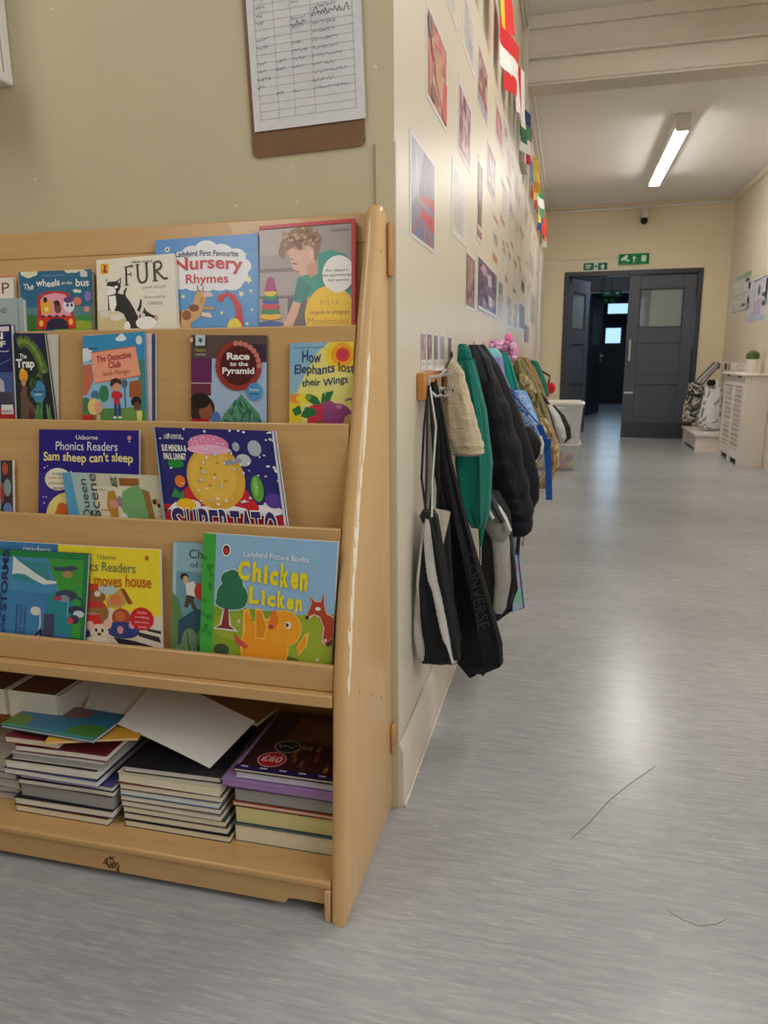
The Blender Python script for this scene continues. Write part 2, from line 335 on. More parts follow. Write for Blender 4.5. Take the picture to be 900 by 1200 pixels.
# chipped pale streaks down the front corner of the panel, and two screw holes
wr = MB(); rnd = random.Random(3)
def pf(z):
    q = sorted([(a, b) for b, a in PROF if b < -.04]); 
    for (z0, y0), (z1, y1) in zip(q, q[1:]):
        if z0 <= z <= z1: return y0 + (y1 - y0) * (z - z0) / (z1 - z0)
    return q[-1][1]
z = .44
def be(zz, a):        # a point just off the rounded front corner of the panel
    r = math.radians(a); return (-.0225 + .0129 * math.cos(r), pf(zz) + .0125 - .0129 * math.sin(r), zz)
while z < 1.03:
    ln = rnd.uniform(.03, .09); a0, a1 = rnd.uniform(8, 22), rnd.uniform(40, 62); am = (a0 + a1) / 2
    wr.add([be(z, am), be(z + ln * .25, a0), be(z + ln * .8, a0 + 4), be(z + ln, am), be(z + ln * .7, a1), be(z + ln * .3, a1 - 6), be(z + ln * .5, am)], [(0, 1, 6, 5), (1, 2, 6), (2, 3, 4, 6), (4, 5, 6)], (244, 232, 208))
    z += ln * rnd.uniform(.5, .85)
for z, l in ((.18, .05), (.25, .03)): wr.add([(-.0097, pf(z) + .012, z), (-.0097, pf(z) + .015, z + l * .4), (-.0097, pf(z + l) + .012, z + l)], [(0, 1, 2)], (240, 228, 206))
for y, z in ((-.075, 1.23), (-.27, .42), (-.11, .33), (-.18, .37)): wr.ball((-.0098, y, z), .0006, .0018, .003, 6, (90, 62, 36))
o = wr.build('worn_edge', M['matte'], BK); o['kind'] = 'stuff'; o['label'] = 'pale chipped streaks along the panel edge'
rail = MB(); rail.prism([(SX0, -.039, 1.252), (SX0, -.021, 1.31), (SX0, -.005, 1.31), (SX0, -.005, 1.252)], (SX1 - SX0, 0, 0)); rail.build('top_rail', M['wood'], BK, bevel=.003)
BOARD = []
for k in range(1, 5):
    (y0, z0), (y1, z1) = LIP[k - 1], LIP[k]
    if k == 1: y0 += .0
    yb, zb = y1 + .012 + .03, z1 - .035
    q = MB(); q.prism([(SX0, y0, z0 - (0 if k > 1 else .004)), (SX0, yb, zb), (SX0, yb + .011, zb), (SX0, y0 + .011, z0 - (0 if k > 1 else .004))], (SX1 - SX0, 0, 0))
    q.build('display_board', M['wood'], BK, bevel=.002)
    U = Vector((0, y0 - yb, z0 - zb)).normalized(); BOARD.append((Vector((0, yb, zb)), U, Vector((0, -U.z, U.y))))
    fl = MB(); fl.box(SX0, SX1, y1 + .0125, yb + .01, zb - .012, zb - .0005); fl.build('tray_floor', M['wood'], BK)
lp = MB(); lp.box(SX0, SX1, -.325, -.313, .4405, .491); lp.build('front_lip', M['wood'], BK, bevel=.003)
sh = MB(); sh.box(SX0, SX1, -.34, -.006, .416, .44); sh.build('shelf', M['wood'], BK, bevel=.003)
bs = MB(); bs.box(SX0, SX1, -.374, -.006, .066, .082); bs.build('bottom_shelf', M['wood'], BK, bevel=.005, seg=3)
kk = MB(); kx = SX1 - .095
kk.prism([(SX0, -.367, .0655), (SX1, -.367, .0655), (SX1, -.367, .030), (kx + .02, -.367, .030), (kx + .008, -.367, .028), (kx, -.367, .017), (SX0 + .095, -.367, .017), (SX0 + .08, -.367, .030), (SX0, -.367, .030)], (0, .018, 0)); kick = kk.build('kick_board', M['wood'], BK, bevel=.0015)
for xa, xb in ((SX1 - .012, SX1 - .0005), (SX0 + .0005, SX0 + .012)): MB().box(xa, xb, -.378, -.02, 0, .0655).build('foot_batten', M['woodv'], BK, bevel=.002)
bb = MB(); bb.box(SX0, SX1, -.016, -.007, .0825, .4155); bb.build('back_panel', M['wood'], BK)
# brown pen scribble on the kick board
sc = MB(); rnd = random.Random(5)
for t in range(11):
    px, py = 123 + rnd.random() * 18, 1001 + rnd.random() * 12; pts = []
    for j in range(5):
        p = H(px, py + (px - 123) * .15, 1, -.3676); pts.append(p); px += rnd.uniform(-3.5, 4.5); py += rnd.uniform(-4, 4.5)
    sc.tube(pts, .0009, 4, (84, 46, 22))
sc.build('pen_scribble', M['matte'], kick)
# ------------------------------------------------------------------ printed artwork on real covers
_TXT = {}
def text_polys(s, bold=0):
    if (s, bold) in _TXT: return _TXT[(s, bold)]
    cu = bpy.data.curves.new('t', 'FONT'); cu.body = s; cu.resolution_u = 3; cu.offset = bold
    ob = bpy.data.objects.new('t', cu); COL.objects.link(ob); bpy.context.view_layer.update()
    me = bpy.data.meshes.new_from_object(ob.evaluated_get(bpy.context.evaluated_depsgraph_get()))
    vs = [(v.co.x, v.co.y) for v in me.vertices]; fs = [tuple(p.vertices) for p in me.polygons]
    bpy.data.objects.remove(ob); bpy.data.curves.remove(cu); bpy.data.meshes.remove(me)
    xs = [v[0] for v in vs]; ys = [v[1] for v in vs]; bb = (min(xs), max(xs), min(ys), max(ys))
    _TXT[(s, bold)] = (vs, fs, bb); return _TXT[(s, bold)]
def clip(poly, lo=(0, 0), hi=(1, 1)):
    for ax in (0, 1):
        for lim, sg in ((lo[ax], 1), (hi[ax], -1)):
            out = []
            for i, p in enumerate(poly):
                q = poly[(i + 1) % len(poly)]; a, b = (p[ax] - lim) * sg, (q[ax] - lim) * sg
                if a >= 0: out.append(p)
                if (a < 0) != (b < 0):
                    t = a / (a - b); out.append((p[0] + (q[0] - p[0]) * t, p[1] + (q[1] - p[1]) * t))
            poly = out
            if len(poly) < 3: return []
    return poly
class Art:
    "flat printed shapes in cover coordinates: u 0..1 to the right, v 0..1 downwards; asp = width / height of that area"
    def __init__(s, asp=1): s.sh = []; s.tx = []; s.asp = asp
    def p(s, pts, c): s.sh.append((pts, c)); return s
    def r(s, u0, v0, u1, v1, c): return s.p([(u0, v0), (u1, v0), (u1, v1), (u0, v1)], c)
    def e(s, cu, cv, ru, rv, c, n=22, a=0, b=2 * math.pi): return s.p([(cu + ru * math.cos(a + (b - a) * i / n), cv + rv * math.sin(a + (b - a) * i / n)) for i in range(n + (0 if b - a > 6.2 else 1))], c)
    def l(s, pts, w, c):
        for (a, b), (x, y) in zip(pts, pts[1:]):
            dx, dy = (x - a) * s.asp, y - b; L = math.hypot(dx, dy) or 1; nx, ny = -dy / L * w / 2 / s.asp, dx / L * w / 2
            s.p([(a + nx, b + ny), (x + nx, y + ny), (x - nx, y - ny), (a - nx, b - ny)], c)
        return s
    def star(s, cu, cv, r, c, n=5): return s.p([(cu + (r if i % 2 else r * .45) * math.sin(i * math.pi / n) / s.asp, cv - (r if i % 2 else r * .45) * math.cos(i * math.pi / n)) for i in range(2 * n)], c)
    def t(s, txt, u0, v0, u1, v1, c, bold=0, rot=0, wave=0, fr=8, skew=0):
        "lettering fitted to the box; rot in degrees anticlockwise about its centre; skew raises the right-hand end"
        vs, fs, (a, b, d, e) = text_polys(txt, bold); cu, cv = (u0 + u1) / 2, (v0 + v1) / 2; W, Hh = (u1 - u0) * s.asp, v1 - v0; out = []
        for x, y in vs:
            X = ((x - a) / (b - a) - .5) * W; Y = ((y - d) / (e - d) - .5) * Hh + wave * math.sin(fr * (x - a) / (b - a)) + skew * (x - a) / (b - a)
            r = math.radians(rot); out.append((cu + (X * math.cos(r) - Y * math.sin(r)) / s.asp, cv - (X * math.sin(r) + Y * math.cos(r))))
        s.tx.append((out, fs, c)); return s
    def scrib(s, u0, v0, u1, v1, c, n=10, w=.008, seed=1):
        rr = random.Random(seed); pts = [(u0 + (u1 - u0) * i / n, v0 + (v1 - v0) * rr.random()) for i in range(n + 1)]; return s.l(pts, w, c)
    def build(s, fn, nrm, name, mt, parent, lo=(0, 0), hi=(1, 1), off=.0003, step=.000025, tname='title'):
        mb = MB(); nrm = Vector(nrm)
        for i, (pts, c) in enumerate(s.sh):
            q = clip(pts, lo, hi)
            if len(q) >= 3: mb.add([fn(u, v) + nrm * (off + i * step) for u, v in q], [tuple(range(len(q)))], c)
        if mb.f: mb.build(name, mt, parent, normals=False)
        if s.tx:
            tb = MB(); k = off + (len(s.sh) + 1) * step
            for out, fs, c in s.tx:
                k += step
                ins = lambda p: lo[0] <= p[0] <= hi[0] and lo[1] <= p[1] <= hi[1]
                if all(ins(p) for p in out): tb.add([fn(u, v) + nrm * k for u, v in out], fs, c); continue
                for f in fs:
                    q = clip([out[i] for i in f], lo, hi)
                    if len(q) >= 3: tb.add([fn(u, v) + nrm * k for u, v in q], [tuple(range(len(q)))], c)
            if tb.f: tb.build(tname, mt, parent, normals=False)
def bilin(TL, TR, BR, BL):
    return lambda u, v: TL * (1 - u) * (1 - v) + TR * u * (1 - v) + BR * u * v + BL * (1 - u) * v
PAGE = (232, 226, 212)
def book(name, label, tier, q, off, t, col, art, back=None, mt='print', ext=.03, rr=0, group='picture books on the display case', spine=None, cat='book', pages=True):
    "q: the cover's corners TL, TR, BR, BL as seen above the tray lip; the cover goes on ext metres further down into the tray"
    P0, U, N = BOARD[tier - 1]; Q = P0 + N * off
    TL, TR, BR, BL = (HP(x, y, Q, N) for x, y in q)
    fn = bilin(TL, TR, BR, BL); zf = LIP[tier][1] - .034; ext = max(.004, (min(BL.z, BR.z) - zf) / U.z); h = ((TL - BL).length + (TR - BR).length) / 2; w = ((TR - TL).length + (BR - BL).length) / 2; e = ext / h; asp = w / h
    root = thing(name, label, cat, fn(.5, 1 + e), group)
    def outline(ins, r):
        pts = []; a = ins / w; b = ins / h; r1, r2 = r / w, r / h
        pts += [(a, 1 + e), (1 - a, 1 + e)]
        if r: pts += [(1 - a - r1 * (1 - math.cos(x)), b + r2 * (1 - math.sin(x))) for x in (0, .4, .8, 1.2, 1.57)]
        else: pts += [(1 - a, b)]
        pts += [(a, b)] if not r else [(a + r1 * .5 * (1 - math.sin(x)), b + r2 * .5 * (1 - math.cos(x))) for x in (0, .8, 1.57)][::-1] and [(a, b)]
        return [fn(u, v) for u, v in pts]
    c = MB(); ct = .0009 if t < .012 else .0016
    c.prism(outline(0, rr), -N * ct, col); c.prism([p - N * (t - ct) for p in outline(0, rr)], -N * ct, back or col)
    s0, s1, s2, s3 = fn(0, 0), fn(0, 1 + e), fn(.0015 / w, 1 + e), fn(.0015 / w, 0)
    c.prism([s0 - N * ct, s1 - N * ct, s2 - N * ct, s3 - N * ct], -N * (t - 2 * ct), spine or col)
    c.build('cover', M[mt], root)
    if pages:
        pg = MB(); pg.prism([p - N * (ct * 1.02) for p in outline(.0016, rr)], -N * (t - 2.04 * ct)); pg.build('pages', M['page'], root)
    if art:
        A = Art(asp); art(A); A.build(fn, N, 'cover_picture', M[mt], root, hi=(1, 1 + e * .4))
    return root

W = (244, 240, 230); K = (30, 28, 32)
# ---- top tier
def a_p(A): A.r(0, 0, 1, 1, (232, 222, 208)); A.t('P', .83, .12, .94, .32, (120, 60, 50)); A.r(0, .0, 1, .03, (214, 120, 110))
book('picture_book', 'cream rounded book behind the grey-blue one at the left end of the top tier', 1, [(-62, 328), (15.5, 323), (17, 388), (-60, 390)], .012, .010, (230, 220, 206), a_p, rr=.006)
def a_eland(A): A.r(0, 0, 1, 1, (164, 178, 178)); A.t('IRELAND', .45, .30, .76, .44, (40, 48, 52)); A.r(.92, 0, .95, 1, (140, 156, 158))
book('picture_book', 'grey-blue book with small dark lettering at the left end of the top tier', 1, [(-50, 352), (26, 349), (28, 388), (-50, 390)], .026, .012, (160, 174, 176), a_eland)
def a_bus(A):
    A.r(0, 0, 1, 1, (44, 106, 138)); A.r(0, .62, 1, 1, (88, 132, 136)); A.e(.1, .95, .25, .2, (58, 108, 48)); A.e(.9, .93, .4, .16, (60, 142, 66)); A.e(.8, 1.03, .35, .17, (150, 172, 52))
    for cu, cv, r in ((.08, .03, .05), (.14, .05, .07), (.21, .03, .06), (.7, .0, .06), (.78, -.01, .07), (.86, -.01, .05), (.78, .36, .035), (.83, .37, .03)): A.e(cu, cv, r, r * .9, (226, 226, 190))
    A.p([(.22, .99), (.23, .5), (.28, .4), (.4, .355), (.55, .35), (.68, .4), (.73, .5), (.75, .99)], (192, 50, 52)); A.p([(.28, .78), (.28, .5), (.34, .42), (.5, .385), (.64, .42), (.69, .52), (.7, .78)], (236, 158, 176))
    A.e(.36, .62, .085, .13, (236, 172, 52)); A.e(.35, .5, .03, .05, (60, 40, 30)); A.e(.36, .66, .03, .035, (250, 226, 150))
    A.e(.52, .64, .05, .1, (120, 70, 60)); A.e(.51, .56, .045, .05, (66, 40, 40)); A.e(.68, .6, .08, .13, (232, 226, 236)); A.e(.68, .51, .07, .055, (96, 66, 130)); A.e(.66, .6, .018, .03, (60, 50, 80)); A.e(.72, .6, .018, .03, (60, 50, 80))
    for u in (.3, .4, .5, .6): A.e(u, .79, .025, .03, (36, 30, 34))
    A.r(.21, .8, .77, 1, (212, 48, 42)); A.p([(.33, 1), (.36, .88), (.42, .82), (.58, .82), (.64, .88), (.67, 1)], (32, 34, 62)); A.e(.27, .9, .03, .055, (250, 196, 62)); A.e(.7, .88, .03, .055, (250, 196, 62))
    A.e(.8, .54, .06, .07, (226, 124, 90)); A.e(.95, .46, .05, .09, (140, 120, 190)); A.e(.93, .68, .04, .05, (220, 150, 140)); A.e(.9, .07, .05, .05, (206, 214, 214)); A.r(.86, .09, .95, .13, (206, 214, 214))
    A.t('The', .06, .215, .2, .32, W, .02, wave=.01); A.t('wheels', .24, .15, .57, .275, W, .02, wave=.012); A.t('on the', .59, .19, .74, .25, W, .01); A.t('bus', .79, .16, .97, .29, W, .02)
    A.t('t o u c h  a n d  f e e l', .34, .065, .64, .1, (190, 206, 206))
book('picture_book', 'dark teal board book showing animals in a red bus', 1, [(21.5, 319), (107, 315.5), (108.5, 385), (28, 386.5)], .014, .014, (52, 116, 146), a_bus, rr=.008)
def a_fur(A):
    A.r(0, 0, 1, 1, (238, 228, 208)); A.r(.05, .06, .16, .21, (236, 178, 42)); A.p([(.08, .19), (.1, .12), (.09, .08), (.13, .09), (.12, .14), (.14, .2)], (176, 42, 30))
    A.e(.12, .88, .2, .16, (222, 204, 160)); A.e(.1, .78, .07, .06, (226, 216, 204)); A.e(.2, .95, .2, .12, (216, 196, 142)); A.e(.24, .84, .08, .05, (236, 228, 214))
    blk = (40, 36, 36); wt = (250, 244, 236)
    A.p([(.12, .27), (.16, .33), (.25, .33), (.32, .28), (.31, .42), (.27, .5), (.2, .52), (.14, .45)], blk); A.e(.19, .47, .055, .07, wt); A.e(.155, .41, .025, .02, wt); A.e(.25, .41, .025, .02, wt); A.p([(.13, .29), (.16, .33), (.135, .36)], (214, 190, 180)); A.p([(.31, .3), (.27, .34), (.3, .37)], (214, 190, 180))
    A.p([(.14, .53), (.27, .5), (.36, .53), (.42, .62), (.47, .72), (.52, .84), (.55, 1), (.42, 1), (.38, .92), (.34, .8), (.28, .76), (.2, .74), (.14, .74)], blk); A.p([(.15, .54), (.24, .53), (.25, .66), (.21, .78), (.16, .72)], wt)
    A.p([(.34, .54), (.35, .47), (.385, .42), (.39, .44), (.37, .5), (.37, .55)], blk); A.p([(.51, .75), (.54, .68), (.555, .6), (.575, .61), (.57, .7), (.54, .78)], blk)
    A.p([(.53, .82), (.59, .77), (.6, .71), (.63, .77), (.7, .82), (.77, .85), (.74, .92), (.66, .96), (.56, .95)], blk); A.e(.62, .93, .13, .09, wt); A.e(.58, .82, .03, .03, (236, 214, 206)); A.e(.75, .86, .025, .035, (206, 170, 160))
    A.e(.38, .98, .04, .08, wt)
    c = (60, 54, 44)
    A.r(.375, .135, .40, .395, c); A.p([(.355, .135), (.475, .11), (.48, .17), (.46, .135), (.40, .145)], c); A.r(.40, .235, .45, .25, c); A.r(.445, .215, .455, .275, c); A.r(.36, .385, .415, .4, c)
    A.l([(.535, .12), (.54, .3), (.56, .36), (.6, .375), (.64, .35), (.655, .28), (.65, .1)], .03, c); A.r(.515, .11, .565, .125, c); A.r(.63, .095, .675, .11, c)
    A.l([(.75, .1), (.755, .36)], .035, c); A.l([(.76, .1), (.82, .095), (.845, .14), (.83, .19), (.77, .22), (.87, .34), (.915, .33)], .028, c); A.r(.725, .35, .79, .365, c)
    A.t('Hunt every', .47, .055, .73, .105, c); 
    A.t('JAN ELLIS', .59, .425, .89, .465, (176, 160, 140)); A.t('illustrated by', .61, .56, .88, .6, (176, 160, 140)); A.t('CAROLE', .65, .64, .84, .68, (176, 160, 140))
book('picture_book', 'white picture book with two black and white kittens on its cover', 1, [(113, 305), (203.5, 297), (207.5, 384), (115, 385.5)], .0255, .012, (236, 226, 206), a_fur, rr=.007)
def a_nur(A):
    A.r(0, 0, 1, 1, (92, 152, 208)); A.p([(.0, 0), (1, 0), (1, .2), (0, .16)], (84, 146, 206))
    for cu, cv, ru, rv in ((.25, .25, .1, .1), (.36, .2, .11, .11), (.5, .16, .12, .12), (.64, .2, .12, .11), (.78, .25, .1, .1), (.86, .35, .07, .08), (.22, .38, .12, .12), (.25, .5, .1, .08), (.38, .52, .1, .08), (.5, .53, .1, .08), (.63, .54, .1, .07), (.75, .52, .1, .09), (.82, .45, .08, .09)): A.e(cu, cv, ru, rv, (238, 234, 236))
    A.r(.24, .2, .8, .52, (238, 234, 236)); A.e(.12, .12, .025, .03, (236, 236, 236)); A.star(.12, .12, .022, (60, 40, 60))
    for cu, cv, r in ((.9, .5, .05), (.83, .65, .04), (.92, .62, .025), (.88, .22, .02), (.27, .66, .03), (.64, .85, .025), (.55, .66, .015), (.93, .82, .02), (.88, .97, .025), (.4, .9, .012)): A.star(cu, cv, r, (236, 236, 170))
    g = (214, 166, 104)
    A.p([(.2, .95), (.2, .84), (.36, .78), (.38, .66), (.41, .6), (.46, .6), (.5, .66), (.48, .74), (.45, .84), (.42, .9), (.34, .95), (.34, 1.05), (.2, 1.05)], g); A.e(.51, .645, .045, .03, (232, 190, 190)); A.l([(.42, .61), (.41, .54)], .012, (150, 100, 60)); A.l([(.46, .61), (.47, .55)], .012, (150, 100, 60)); A.e(.3, .87, .045, .055, (146, 84, 44)); A.e(.375, .79, .05, .04, (130, 72, 40)); A.e(.45, .71, .02, .03, (190, 140, 84)); A.p([(.2, .82), (.25, .82), (.24, .96), (.2, .96)], (140, 80, 44))
    A.p([(.45, .78), (.55, .78), (.57, .8), (.56, .82), (.45, .81)], (196, 150, 104)); A.p([(.45, .84), (.53, .85), (.55, .9), (.52, .9), (.44, .88)], (232, 214, 200))
    A.p([(.63, .66), (.7, .62), (.77, .66), (.83, .78), (.85, 1.05), (.76, 1.05), (.74, .98), (.78, .86), (.75, .73), (.7, .665), (.645, .69)], (206, 44, 46)); A.e(.635, .69, .032, .042, (206, 60, 50)); A.e(.76, 1.02, .07, .11, (246, 214, 50))
    A.t('Ladybird First Favourite', .2, .15, .81, .235, (56, 62, 96), .01, wave=.012, fr=3.1, skew=-.03); A.t('Nursery', .19, .24, .85, .43, (206, 46, 60), .022, wave=.035, fr=3.1, skew=-.02); A.t('Rhymes', .3, .415, .71, .545, (206, 46, 60), .012, skew=-.01)
book('picture_book', 'sky-blue nursery rhyme book with a giraffe and a red pointed hat', 1, [(182, 281.5), (302.5, 273.5), (305, 382.5), (184, 384)], .012, .009, (86, 146, 204), a_nur)
def a_child(A):
    A.r(0, 0, 1, 1, (172, 158, 152)); A.r(0, .43, .95, .47, (128, 112, 104)); A.r(0, .02, 1, .42, (164, 150, 144)); A.r(0, .04, .5, .3, (182, 168, 162)); A.r(0, .7, .5, .73, (120, 106, 100)); A.r(.3, .72, .5, 1, (104, 92, 92))
    A.p([(.62, .31), (.75, .28), (.9, .33), (.97, .42), (.97, .7), (.6, .7), (.5, .72), (.42, .78), (.36, .76), (.4, .54), (.5, .48), (.62, .5)], (48, 150, 132)); A.p([(.42, .53), (.55, .62), (.5, .74), (.36, .75)], (34, 128, 112))
    sk = (226, 176, 150); A.p([(.36, .76), (.44, .78), (.4, .9), (.34, 1.02), (.2, 1.02), (.22, .97), (.28, .94)], sk)
    A.p([(.3, .26), (.52, .2), (.6, .3), (.58, .44), (.54, .5), (.44, .52), (.4, .47), (.35, .44), (.33, .36)], sk); A.p([(.5, .42), (.62, .38), (.62, .5), (.54, .54)], (206, 154, 130)); A.e(.555, .31, .025, .045, (236, 190, 166)); A.l([(.35, .39), (.4, .4)], .012, (90, 56, 40)); A.l([(.39, .475), (.43, .475)], .012, (190, 90, 80)); A.l([(.33, .35), (.37, .345)], .008, (150, 110, 80))
    A.p([(.2, .27), (.24, .15), (.34, .06), (.48, .03), (.6, .07), (.66, .16), (.64, .26), (.6, .38), (.58, .36), (.57, .25), (.52, .22), (.44, .23), (.34, .24), (.28, .27), (.26, .34), (.22, .32)], (146, 104, 70)); rr = random.Random(4)
    for i in range(46):
        a = rr.random() * 6.28; d = rr.random() ** .6; A.e(.43 + .2 * d * math.cos(a), .145 + .105 * d * math.sin(a), .022, .02, rr.choice([(176, 132, 90), (124, 84, 54), (196, 152, 108), (104, 70, 44)]), 8)
    for i, (v, ru, c) in enumerate(((.98, .14, (50, 84, 160)), (.905, .12, (240, 184, 36)), (.855, .1, (44, 134, 78)), (.805, .1, (206, 44, 56)), (.755, .085, (50, 76, 156)), (.715, .075, (44, 134, 78)), (.675, .065, (240, 196, 50)))): A.e(.12, v, ru, .032, c)
    A.p([(.06, .66), (.09, .53), (.12, .51), (.15, .53), (.18, .66)], (170, 40, 110))
    A.e(.745, .9, .26, .28, (246, 198, 30), 34); A.e(.83, .515, .165, .175, (240, 236, 226), 30)
    A.r(0, 0, 1, .035, (196, 32, 44)); A.r(.965, 0, 1, 1.1, (196, 32, 44))
    A.t('Au départ', .7, .465, .93, .5, K); A.t('des apprentissages', .67, .51, .985, .545, K); A.t('des petits', .72, .56, .94, .59, K); A.t('F I L I X', .65, .76, .84, .8, (196, 150, 20)); A.t('Le guide de pédagogie', .54, .85, .95, .9, (150, 110, 20)); A.t('Montessori', .52, .925, .93, .985, (196, 150, 24)); A.t('MAISON', .76, .085, .94, .105, (90, 84, 90))
book('picture_book', 'red-edged book with a photo of a curly-haired child and a stacking toy', 1, [(304, 265.5), (416.5, 256.5), (416, 382), (304.5, 383)], .016, .014, (196, 32, 44), a_child)
# ---- second tier
def a_blue(A):
    A.r(0, 0, 1, 1, (26, 36, 98)); A.r(0, .5, 1, .82, (70, 92, 150)); A.p([(.6, .9), (.66, .56), (.72, .52), (.84, .6), (.86, .9)], (186, 184, 196)); A.p([(.7, .9), (.73, .7), (.98, .72), (.98, .9)], (70, 64, 84)); A.l([(.3, .55), (.98, .36)], .012, (90, 106, 170)); A.r(0, .88, 1, 1.1, (186, 36, 44)); A.r(.78, .845, .98, .945, (236, 232, 226)); A.r(.8, .02, .97, .07, (230, 214, 220))
    A.t('IN', .62, .08, .86, .155, W, .03); A.t('OF', .62, .17, .9, .235, W, .03); A.scrib(.6, .27, .95, .285, (200, 204, 224), 8, .01); A.t('READ', .8, .9, .96, .93, (60, 50, 60))
book('picture_book', 'navy blue book with white capitals at the left edge of the second tier', 2, [(-52, 383), (12.5, 380), (17.5, 491), (-50, 492)], .02, .012, (28, 38, 98), a_blue)
def a_trap(A):
    A.r(0, 0, 1, 1, (34, 44, 50)); A.r(0, 0, 1, .18, (36, 38, 84)); 
    A.l([(.1, .12), (.3, .08), (.5, .12), (.66, .2), (.78, .32), (.86, .46)], .13, (84, 112, 54)); A.l([(.1, .12), (.3, .08), (.5, .12), (.66, .2), (.78, .32), (.86, .46)], .05, (128, 148, 74)); rr = random.Random(2)
    for i in range(26): u = rr.random(); A.e(.4 + .4 * u + rr.uniform(-.06, .06), .48 + .18 * (1 - u) + rr.uniform(-.1, .12), .045, .022, rr.choice([(74, 118, 52), (98, 140, 62), (54, 92, 50)]), 8)
    A.p([(.1, 1.02), (.12, .7), (.2, .6), (.34, .62), (.3, .72), (.5, .86), (.62, 1.02)], (110, 84, 66)); A.p([(.3, 1.02), (.34, .86), (.44, .9), (.56, 1.02)], (84, 52, 56)); A.e(.24, .49, .13, .07, (240, 168, 44)); A.e(.22, .46, .09, .06, (250, 200, 80)); A.p([(.13, .5), (.17, .42), (.22, .47), (.27, .41), (.29, .47), (.35, .43), (.36, .52)], (240, 160, 40)); A.e(.23, .56, .07, .05, (206, 150, 104))
    A.p([(.4, .68), (.56, .62), (.62, .55), (.7, .54), (.84, .6), (.82, .72), (.72, .8), (.54, .8)], (70, 140, 180)); A.r(.48, .665, .78, .68, (34, 80, 140)); A.r(.52, .7, .72, .712, (210, 224, 234))
    for i in range(14): u = .45 + rr.random() * .5; A.l([(u, 1.02), (u + rr.uniform(-.06, .06), .78 + rr.random() * .12)], .02, rr.choice([(84, 138, 84), (112, 158, 100), (60, 110, 80)]))
    A.t('The', .16, .235, .38, .29, W, .02); A.t('Trap', .04, .295, .6, .425, W, .04)
book('picture_book', 'dark jungle-green book with white title leaning on its paler twin copies', 2, [(16.5, 390.5), (52, 390.5), (65, 492), (21, 491.5)], .014, .006, (30, 36, 52), a_trap)
book('picture_book', 'white-paged paperback copy tucked behind the dark jungle-green book', 2, [(22, 392), (66.5, 391.5), (67.5, 492.5), (24, 492)], .007, .005, (214, 206, 190), None)
def a_det(A):
    A.r(0, 0, 1, 1, (150, 196, 224)); A.r(0, 0, 1, .3, (60, 150, 200)); A.e(.05, .22, .12, .08, (226, 232, 236)); A.e(.63, .06, .09, .03, (240, 240, 240)); A.e(.64, .04, .05, .035, (240, 240, 240)); A.e(.92, .09, .05, .05, (236, 230, 220)); A.p([(0, .34), (.14, .33), (.18, .52), (.06, .7), (0, .7)], (206, 112, 84)); A.r(.9, .3, 1, 1, (70, 140, 130)); A.p([(.75, .55), (.92, .53), (.94, .7), (.86, .76), (.74, .72)], (176, 96, 56)); A.l([(.67, .56), (.68, .86)], .02, (84, 110, 140)); A.e(.67, .57, .05, .05, (84, 110, 140))
    A.e(.34, .68, .08, .1, (64, 130, 84)); A.e(.2, .7, .07, .06, (76, 126, 150)); A.e(.05, .86, .1, .14, (70, 120, 96)); A.e(.5, .98, .7, .13, (86, 146, 80)); A.e(.75, .95, .14, .11, (118, 160, 80))
    A.p([(.135, .2), (.86, .155), (.93, .485), (.2, .555)], (250, 168, 138)); A.l([(.135, .2), (.86, .155)], .01, (206, 96, 70)); A.l([(.2, .555), (.93, .485)], .01, (206, 96, 70))
    sk = (220, 160, 124); A.e(.53, .59, .08, .07, sk); A.p([(.44, .59), (.46, .52), (.54, .5), (.62, .53), (.62, .58), (.54, .555), (.47, .6)], (70, 44, 34)); A.p([(.46, .68), (.5, .655), (.58, .655), (.64, .69), (.62, .74), (.59, .73), (.59, .8), (.5, .8), (.5, .73), (.46, .74)], (214, 44, 66)); A.r(.5, .8, .545, .94, (50, 76, 120)); A.r(.56, .8, .605, .94, (50, 76, 120)); A.e(.51, .96, .03, .015, W); A.e(.59, .96, .03, .015, W)
    A.e(.18, .83, .1, .1, (240, 210, 130)); A.e(.25, .84, .07, .07, (232, 172, 136)); A.r(.22, .92, .28, 1.02, (232, 180, 146)); A.r(0, .93, .18, 1.05, (206, 40, 44)); A.e(.85, .78, .08, .06, (40, 30, 30)); A.e(.86, .83, .05, .05, (120, 78, 56)); A.p([(.85, .88), (.94, .88), (.93, 1.03), (.86, 1.03)], (240, 226, 130))
    A.t('The Detective', .23, .225, .79, .3, (176, 48, 56), .015, rot=5); A.t('Club', .42, .31, .62, .385, (176, 48, 56), .02, rot=4); A.t('Sarah Morgan', .33, .41, .76, .48, (190, 90, 76), 0, rot=4); A.t('Maverick', .1, .135, .25, .16, (40, 70, 110), .01, rot=4)
book('picture_book', 'blue book with a pink sign held up over cartoon children', 2, [(97, 394), (168.5, 388.5), (172, 493.5), (97.5, 493)], .018, .005, (60, 150, 200), a_det, mt='print')
book('picture_book', 'pink-edged paperback just behind the blue book with the pink sign', 2, [(103, 392.5), (176, 390.5), (176.5, 493.5), (104, 493)], .0115, .0055, (236, 206, 206), None, back=(236, 206, 206))
book('picture_book', 'white-edged paperback at the back of the three on the second tier', 2, [(110, 392.5), (182, 391.5), (182, 493.5), (110, 493)], .0055, .005, (60, 80, 120), None, back=(230, 226, 220))
